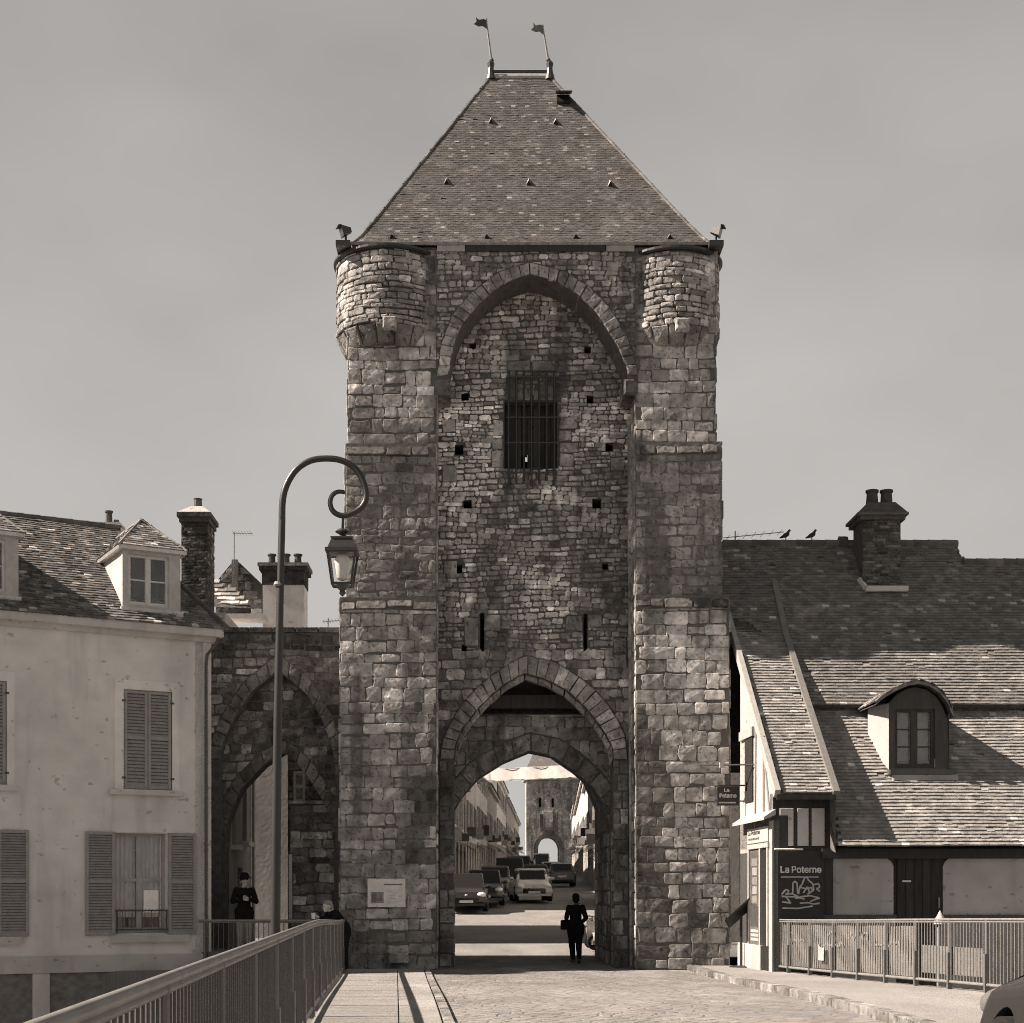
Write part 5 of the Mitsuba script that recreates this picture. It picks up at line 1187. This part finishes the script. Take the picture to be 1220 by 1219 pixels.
YF = 250.0; ff = front(YF); x0, x1 = ff.hit(627, 900)[0], ff.hit(692, 900)[0]; zg = float(zroad(YF)); zt = ff.hit(640, 929)[1]
ac = ff.hit(654, 1012); aw = 13 / 7.2
arch = Polygon([(ac[0] - aw, 0), (ac[0] - aw, ac[1])] + [(ac[0] - aw * math.cos(q), ac[1] + aw * 1.15 * math.sin(q)) for q in np.linspace(.15, math.pi - .15, 12)] + [(ac[0] + aw, ac[1]), (ac[0] + aw, 0)])
w2 = [rect(ff.rect(642, 951, 645, 962)), rect(ff.rect(657, 951, 660, 962))]
emit(FT + '__wall', M().prism(sbox(x0, 0, x1, zt).difference(arch).difference(shapely.union_all(w2)), ff, -7, 0, .32), 'm_stone')
for w in w2: emit(FT + '__window', M().fbox(ff, *w.bounds, -1, -.9, .03), 'm_wood')
emit(FT + '__arch_moulding', M().prism(arch.buffer(.7).difference(arch).intersection(sbox(x0, zg, x1, 60)), ff, 0, .25, .12), 'm_stone')
b = ff.rect(643, 970, 662, 990)
m = M().bev(ff, b[0], b[1], b[2], b[1] + .5, 0, .6, .05, .12).bev(ff, b[0], b[1] + .5, b[0] + .5, b[3], 0, .5, .05, .1).bev(ff, b[2] - .5, b[1] + .5, b[2], b[3], 0, .5, .05, .1).bev(ff, b[0] + .5, b[1] + .5, b[2] - .5, b[3] + .5, 0, .25, .05, .4)
emit(FT + '__carved_niche', m, 'm_stone')
emit(FT + '__cornice', M().bev(ff, x0 - .4, zt, x1 + .4, zt + .5, -7.4, .5, .05, .4), 'm_stone')
A = [ff(x0 - .6, zt + .5, .6), ff(x1 + .6, zt + .5, .6), ff(x1 + .6, zt + .5, -7.6), ff(x0 - .6, zt + .5, -7.6)]; a1, b1 = ff(x0 + 3.0, zt + 8.5, -3.5), ff(x1 - 3.4, zt + 8.5, -3.5)
emit(FT + '__roof', M().poly([A[0], A[1], b1, a1], .16).poly([A[1], A[2], b1], .16).poly([A[2], A[3], a1, b1], .16).poly([A[3], A[0], a1], .16), 'm_tile')
BN = thing('street_banner', 'white cloth banner strung across the street beyond the gate', 'banner')
YB = 46.0; f3 = Fr((0, YB, 0), (.86, -.5, 0), (-.5, -.86, 0)); u0, v0, u1, v1 = f3.rect(556, 914, 706, 929)
V = [f3(u0 + (u1 - u0) * i / 30, v0 + (v1 - v0) * j, .05 * math.sin(i * .9 + j)) for i in range(31) for j in (0, 1)]
emit(BN + '__cloth', M().add(V, [[2 * i, 2 * i + 2, 2 * i + 3, 2 * i + 1] for i in range(30)], .6), 'm_cloth', smooth=True)
for v in (v0 + .02, v1 - .02): emit(BN + '__rope', M().tube([f3(u0 - 2.4, v + .15, 0), f3(u0, v, 0), f3(u1, v, 0), f3(u1 + 1.5, v + .1, 0)], .012, 4, .3), 'm_cloth')
# small things on the right pavement of the street
def scooter():
    k = thing('motor_scooter', 'parked scooter with big round headlamp beside the right wall of the archway', 'scooter')
    p = W(707, 1130, 43.2); o = np.array([p[0], 43.2, float(zroad(43.2))])
    L = lambda x, y, z: o + np.array([x, y, z])
    def wheel(y): return M().add(*(lambda t: (t.vertices @ np.array([[0, 0, 1], [1, 0, 0], [0, 1, 0]]) + L(0, y, .24), t.faces))(trimesh.creation.torus(.18, .06, 18, 10)), .02)
    for y in (-.55, .6): kk = emit(k + '__wheel', wheel(y), 'm_cloth', smooth=True); emit(kk + '__hub', M().tube([L(-.06, y, .24), L(.06, y, .24)], .09, 10, .3), 'm_metal')
    emit(k + '__leg_shield', M().add([L(-.2, -.36, .3), L(.2, -.36, .3), L(.22, -.22, .85), L(-.22, -.22, .85)], [[0, 1, 2, 3]], .15), 'm_car')
    emit(k + '__fork', M().tube([L(0, -.55, .24), L(0, -.28, .95)], .03, 8, .1), 'm_metal')
    emit(k + '__handlebar', M().tube([L(-.3, -.2, .98), L(0, -.27, .95), L(.3, -.2, .98)], .02, 6, .05), 'm_metal')
    emit(k + '__headlamp', M().tube([L(0, -.30, .68), L(0, -.44, .68)], [.10, .15], 16, .75), 'm_paint')
    emit(k + '__seat', M().tube([L(0, .0, .74), L(0, .35, .78), L(0, .7, .76)], [.08, .15, .1], 10, .03), 'm_cloth', smooth=True)
    emit(k + '__body_shell', M().tube([L(0, .0, .5), L(0, .4, .55), L(0, .8, .5)], [.14, .2, .12], 10, .15), 'm_car', smooth=True)
    emit(k + '__mudguard', M().add([L(.07 * s, -.55 + .26 * math.cos(a), .24 + .26 * math.sin(a)) for a in np.linspace(.2, 2.8, 9) for s in (-1, 1)], [[2 * i, 2 * i + 1, 2 * i + 3, 2 * i + 2] for i in range(8)], .45), 'm_car')
    emit(k + '__footboard', M().box(o[0] - .18, o[1] - .35, o[2] + .28, o[0] + .18, o[1] + .1, o[2] + .33, .1), 'm_cloth')
scooter()

# ------------------------------------------------------------------ cars
def car(pos, ang, tone, lab, group=None, Lc=4.0, Wd=1.70, H=1.45, cat='car', fast=False, zs=1.0, lamp=.85, my=.72):
    """Local frame: y forward, x right. A hatchback: lower body and cabin as rounded hulls, arches cut out."""
    k = thing('car', lab, cat, group)
    S = lambda x, y, z, r: m3.Manifold.sphere(r, 20).translate((x, y, z))
    w, l = Wd / 2, Lc / 2
    lowpts = [(w - .20, l - .30, .40, .16), (w - .42, l - .14, .42, .13), (w - .24, l - .34, .62, .14), (w - .34, l - 1.05, .84, .10), (w - .16, 0, .40, .16), (w - .13, -.2, .80, .12), (w - .17, -l + .2, .42, .17), (w - .17, -l + .22, .80, .16)]
    low = m3.Manifold.batch_hull([S(s * x, y, z, r) for x, y, z, r in lowpts for s in (-1, 1)])
    cabp = [(w - .20, l - .98, .84, .06), (w - .30, .42, H - .10, .07), (w - .28, -.5, H - .08, .08), (w - .31, -l + .62, H - .14, .08), (w - .20, -l + .26, .86, .07)]
    if fast:
        cabp[3:] = [(w - .30, -l + 1.25, H - .13, .08), (w - .2, -l + .22, .74, .08)]; lowpts[-1] = (w - .17, -l + .22, .62, .16)
    hull = lambda e: m3.Manifold.batch_hull([S(s * x, y, z, r + e) for x, y, z, r in cabp for s in (-1, 1)])
    cab = hull(0)
    wy = (l - .78, -l + .72)
    cut = m3.Manifold()
    for y in wy: cut = cut + m3.Manifold.cylinder(Wd + 1, .35, .35, 28).rotate((0, 90, 0)).translate((-Wd / 2 - .5, y, .31))
    body = (low + cab - cut) - m3.Manifold.cube((3, 6, .5), True).translate((0, 0, -.05))
    ca, sa = math.cos(ang), math.sin(ang)
    R = np.array([[ca, -sa, 0], [sa, ca, 0], [0, 0, zs]]); pos = np.array(pos, float)
    def put(mm, t):
        if isinstance(mm, M): v, f, _ = mm.out()
        elif hasattr(mm, 'to_mesh'): q = mm.to_mesh(); v, f = q.vert_properties[:, :3], q.tri_verts
        else: v, f = mm.vertices, mm.faces
        return M().add(np.asarray(v, float) @ R.T + pos, f, t)
    def putx(key, mm, t, mat):
        v, f, tt = put(mm, t).out(); tr = trimesh.Trimesh(v, f, process=True); tr = trimesh.graph.smooth_shade(tr, angle=math.radians(35), facet_minarea=None) if len(f) > 60 else tr
        if len(f) > 60:
            return emit(key, (np.array(tr.vertices), np.array(tr.faces), np.full(len(tr.vertices), t)), mat, smooth=True)
        return emit(key, (v, f, tt), mat)
    putx(k + '__body', body, tone, 'm_car')
    sh_ = hull(.006) - hull(-.012)
    C = lambda x0, x1, y0, y1, z0, z1: m3.Manifold.cube((x1 - x0, y1 - y0, z1 - z0)).translate((x0, y0, z0))
    zb, ztp = .93, H - .11
    putx(k + '__windscreen', sh_ ^ C(-w + .30, w - .30, .46, 3, zb, ztp), .02, 'm_gloss')
    putx(k + '__rear_window', sh_ ^ C(-w + .32, w - .32, -3, -l + .56, zb, ztp), .02, 'm_gloss')
    for s in (-1, 1):
        a, b = (w - .29, 1.2) if s > 0 else (-1.2, -w + .29)
        putx(k + '__side_window', sh_ ^ C(a, b, -.42, .72, zb, ztp - .03), .02, 'm_gloss'); putx(k + '__side_window', sh_ ^ C(a, b, -l + .55, -.50, zb, ztp - .04), .02, 'm_gloss')
        hl = m3.Manifold.sphere(1, 20).scale((.17, .14, .10)).translate((s * (w - .27), l - .22, .64)); putx(k + '__headlight', hl, lamp, 'm_gloss')
        tl = m3.Manifold.sphere(1, 16).scale((.09, .07, .12)).translate((s * (w - .14), -l + .08, .72)); putx(k + '__tail_light', tl, .12, 'm_gloss')
        mr = m3.Manifold.sphere(1, 16).scale((.10, .06, .07)).translate((s * (w + .03), my, .98)) + m3.Manifold.batch_hull([S(s * (w - .2), my - .06, .88, .03), S(s * w, my - .02, .95, .025)]); putx(k + '__mirror', mr, tone, 'm_car')
        for y in wy:
            tyre = m3.Manifold.cylinder(.2, .305, .305, 28, True).rotate((0, 90, 0)).translate((s * (w - .13), y, .305)); kw = putx(k + '__wheel', tyre, .02, 'm_cloth')
            rim = m3.Manifold.cylinder(.03, .2, .2, 20, True).rotate((0, 90, 0)).translate((s * (w - .025), y, .305)); putx(kw + '__rim', rim, .35, 'm_metal')
    gr = m3.Manifold.batch_hull([S(s * .44, l - .05, z, .05) for s in (-1, 1) for z in (.38, .50)]); putx(k + '__grille', gr, .015, 'm_gloss')
    bm = M().box(-.85 * w, l - .17, .22, .85 * w, l - .02, .31, tone); putx(k + '__bumper', bm, tone * .8, 'm_car')
    putx(k + '__number_plate', M().box(-.26, l - .05, .33, .26, l + .005, .43, .7), .6, 'm_paint'); putx(k + '__number_plate', M().box(-.26, -l - .005, .55, .26, -l + .06, .66, .7), .6, 'm_paint')
    putx(k + '__emblem', m3.Manifold.sphere(1, 12).scale((.06, .03, .05)).translate((0, l - .14, .62)), .5, 'm_metal')
    return k
def at(px, Y, ang, tone, lab, **kw): car((W(px, 1068, Y)[0], Y, float(zroad(Y)) + .01), ang, tone, lab, 'cars in the far street', **kw)
PI = math.pi
at(632, 66.0, PI + .05, .55, 'silver hatchback driving towards the gate in the middle of the far street')
at(577, 63.0, PI, .02, 'nearest black car parked on the left of the far street', H=1.5)
at(590, 71.5, PI, .12, 'grey car parked second in the left row of the far street', H=1.5)
at(607, 81.0, PI, .03, 'tall dark car parked third in the left row of the far street', H=1.85, Wd=1.85)
at(638, 84.0, PI, .06, 'dark car following the silver hatchback in the far street')
at(618, 99.0, PI, .15, 'distant grey van parked fourth in the left row of the far street', H=1.9, Wd=1.9)
at(556, 59.5, PI, .015, 'black car half hidden by the arch jamb, leftmost in the far street', H=1.5)
at(626, 118.0, PI, .05, 'tiny dark car far back in the left row of the far street')
at(645, 128.0, PI, .5, 'tiny white van far back in the middle of the far street', H=2.0)
at(668, 92.0, 0, .03, 'dark car parked on the right side of the far street')
at(657, 104.0, PI, .6, 'distant white car on the right of the far street')
car((3.98, 8.15, .2), 0.02, .02, 'dark parked car cut off by the lower right corner of the picture', Wd=1.5, H=1.38, zs=1.16, lamp=.12, my=.1)

# ------------------------------------------------------------------ people
def person(pos, ang, J, lab, tones, hat=None, bag=None, long_coat=True, hair=.03):
    """J: joints in the person's frame (x right, y forward, z up)."""
    k = thing('person', lab, 'person')
    S = lambda p, r: m3.Manifold.sphere(r, 14).translate(tuple(p))
    ca, sa = math.cos(ang), math.sin(ang); R = np.array([[ca, -sa, 0], [sa, ca, 0], [0, 0, 1]]); pos = np.array(pos, float)
    def build(bones, ln=.03, it=6):
        u = m3.Manifold.batch_boolean([m3.Manifold.batch_hull([S(*a), S(*b)]) for a, b in bones], m3.OpType.Add).refine_to_length(ln)
        q = u.to_mesh(); t = trimesh.Trimesh(q.vert_properties[:, :3], q.tri_verts); trimesh.smoothing.filter_taubin(t, iterations=it)
        return t
    def put(key, t, tone, mat='m_cloth'):
        return emit(k + key, M().add(np.asarray(t.vertices) @ R.T + pos, t.faces, tone), mat, smooth=True)
    j = {a: np.array(b, float) for a, b in J.items()}
    hd, nk = j['head'], j['neck']; fw = np.array(J.get('look', (0, 1, 0)), float); fw /= np.linalg.norm(fw)
    rt = np.cross(fw, (0, 0, 1)); rt /= np.linalg.norm(rt); upv = np.cross(rt, fw)
    H = lambda a, b, c: hd + rt * a + fw * b + upv * c
    body = [((H(0, -.015, .035), .088), (H(0, .03, .03), .078)), ((H(0, .03, .02), .075), (H(0, .055, -.075), .045)), ((H(0, .09, .0), .014), (H(0, .112, -.03), .015)), ((H(0, .085, -.065), .018), (H(0, .09, -.07), .018)),
            ((H(.09, 0, -.01), .018), (H(.09, 0, -.03), .014)), ((H(-.09, 0, -.01), .018), (H(-.09, 0, -.03), .014)), ((hd + (0, 0, -.05), .055), (nk, .06)),
            ((nk, .06), (j['chest'], .10))]
    for s in 'LR':
        body += [((j['chest'], .11), (j['sh' + s], .065)), ((j['sh' + s], .062), (j['el' + s], .046)), ((j['el' + s], .045), (j['wr' + s], .032)),
                 ((j['chest'], .13), (j['pelvis'], .13)), ((j['pelvis'], .13), (j['hip' + s], .10)), ((j['hip' + s], .095), (j['kn' + s], .062)), ((j['kn' + s], .06), (j['an' + s], .04)), ((j['an' + s], .045), (j['to' + s], .035))]
        d = j['wr' + s] - j['el' + s]; d /= np.linalg.norm(d); sd = np.cross(d, (0, 1, .2)); sd /= np.linalg.norm(sd); pl = np.cross(d, sd)
        w0 = j['wr' + s]; palm = w0 + d * .085
        body.append(((w0, .028), (palm, .026)))
        for i, (o, ln) in enumerate(((-.03, .065), (-.01, .078), (.012, .074), (.032, .058))):
            a = palm + sd * o; b = a + d * ln * .55; c2 = b + d * ln * .35 + pl * .03
            body += [((a, .0105), (b, .0095)), ((b, .0095), (c2, .0085))]
        a = w0 + d * .03 + sd * -.03; body.append(((a, .012), (a + d * .05 - sd * .025, .009)))
    put('__body', build(body, .022, 4), tones['skin'])
    for s in (-1, 1): emit(k + '__eye', M().tri(trimesh.creation.icosphere(1, .012).apply_translation(R @ H(s * .033, .088, .012) + pos), .03), 'm_gloss')
    coat = [((nk - (0, 0, .03), .075), (j['chest'], .15))]
    for s in 'LR':
        coat += [((j['chest'], .135), (j['sh' + s], .072)), ((j['sh' + s], .072), (j['el' + s], .060)), ((j['el' + s], .058), (j['wr' + s], .046)), ((j['chest'], .145), (j['pelvis'], .15)), ((j['pelvis'], .15), (j['hip' + s], .125))]
        if long_coat: coat.append(((j['hip' + s], .135), (j['hip' + s] * .62 + j['kn' + s] * .38, .12)))
    put('__coat', build(coat), tones['coat'])
    tro, sho = [], []
    for s in 'LR':
        tro += [((j['pelvis'], .14), (j['hip' + s], .115)), ((j['hip' + s], .115), (j['kn' + s], .082)), ((j['kn' + s], .08), (j['an' + s] + (0, 0, .03), .062))]
        sho = [((j['an' + s] + (0, 0, -.02), .055), (j['to' + s], .045)), ((j['to' + s], .045), (j['to' + s] + (0, .04, -.005), .035))]
        put('__shoe', build(sho), tones['shoe'])
    put('__trousers', build(tro), tones['trousers'])
    put('__hair', build([((H(0, -.03, .055), .095), (H(0, .01, .065), .086)), ((H(0, -.045, .0), .085), (H(0, -.05, -.06), .06))]), hair)
    if hat:
        c = R @ H(0, -.01, .09) + pos
        emit(k + '__hat', M().lathe(c, [(.001, .13), (.07, .125), (.10, .08), (.108, .02), (.18, .005), (.185, -.005), (.1, -.005)], 18, hat), 'm_cloth', smooth=True)
    if bag:
        c, r_, t = bag; u = m3.Manifold.batch_hull([S((c[0] + sx * .10, c[1] + sy * .04, c[2] + sz * .09), .03) for sx in (-1, 1) for sy in (-1, 1) for sz in (-1, 1)]); q = u.to_mesh()
        kb = put('__bag', trimesh.Trimesh(q.vert_properties[:, :3], q.tri_verts), t)
        emit(kb + '__strap', M().tube([R @ np.array(p) + pos for p in ((c[0], c[1], c[2] + .1), (c[0] * .8, .12, 1.2), (-c[0] * .4, .02, 1.48))], .012, 5, t), 'm_cloth')
    return k
stand = dict(head=(0, .02, 1.58), neck=(0, 0, 1.44), chest=(0, 0, 1.27), pelvis=(0, 0, .96), shL=(-.18, 0, 1.39), elL=(-.25, -.03, 1.12), wrL=(-.22, .10, .90), shR=(.18, 0, 1.39), elR=(.25, -.03, 1.12), wrR=(.22, .10, .90),
             hipL=(-.09, 0, .90), knL=(-.10, .03, .50), anL=(-.10, 0, .09), toL=(-.11, .14, .045), hipR=(.09, 0, .90), knR=(.10, .03, .50), anR=(.10, 0, .09), toR=(.11, .14, .045))
walk = {**stand, 'knL': (-.08, .13, .50), 'anL': (-.05, .12, .10), 'toL': (-.06, .26, .06), 'knR': (.07, -.02, .50), 'anR': (.05, -.20, .13), 'toR': (.06, -.08, .05), 'shL': (-.165, 0, 1.38), 'shR': (.165, 0, 1.38), 'elL': (-.24, -.06, 1.13), 'wrL': (-.21, .12, 1.0), 'elR': (.24, -.08, 1.12), 'wrR': (.18, .12, 1.02)}
p = W(686, 1148, 37.0)
person((p[0], 37.0, 0), .1, walk, 'person in dark coat and trousers walking away through the archway with a bag', dict(skin=.28, coat=.012, trousers=.012, shoe=.10), hair=.012, bag=((-.24, .02, .95), 1, .012))
p = W(291, 1060, 34.6)
arms = {**stand, 'elL': (-.27, .04, 1.13), 'wrL': (-.07, .24, 1.20), 'elR': (.27, .04, 1.13), 'wrR': (.06, .25, 1.17), 'look': (-.3, 1, -.25)}
person((p[0], 34.6, .40), PI + .25, arms, 'person in a black coat and brimmed hat standing on the terrace under the passage arch', dict(skin=.4, coat=.012, trousers=.28, shoe=.03), hat=.012)
p = W(401, 1090, 33.2)
lean = {**stand, 'head': (0, .36, 1.40), 'neck': (0, .27, 1.31), 'chest': (0, .17, 1.17), 'pelvis': (0, -.03, .93), 'shL': (-.18, .24, 1.27), 'shR': (.18, .24, 1.27), 'elL': (-.22, .34, 1.10), 'wrL': (-.08, .56, 1.16), 'elR': (.22, .34, 1.10), 'wrR': (.06, .58, 1.15),
        'hipL': (-.09, -.04, .88), 'hipR': (.09, -.04, .88), 'knL': (-.10, .0, .48), 'knR': (.10, .0, .48), 'anL': (-.10, -.03, .09), 'anR': (.10, -.03, .09), 'look': (0, 1, -.1)}
person((p[0] + .12, 33.3, .02), PI / 2 + .55, lean, 'person in dark clothes leaning with both elbows on the end of the left railing', dict(skin=.55, coat=.014, trousers=.016, shoe=.02), hair=.25, long_coat=False)
LB = thing('litter_cup', 'small pale paper cup standing on the handrail by the leaning person', 'cup')
p = pt3(.62, 1.13); emit(LB + '__cup', M().lathe(p + np.array([0, 0, .01]), [(.001, 0), (.035, 0), (.05, .12), (.053, .125)], 12, .7), 'm_paint')
emit(LB + '__rim', M().lathe(p + np.array([0, 0, .01]), [(.05, .12), (.056, .125), (.05, .13)], 12, .7), 'm_paint')
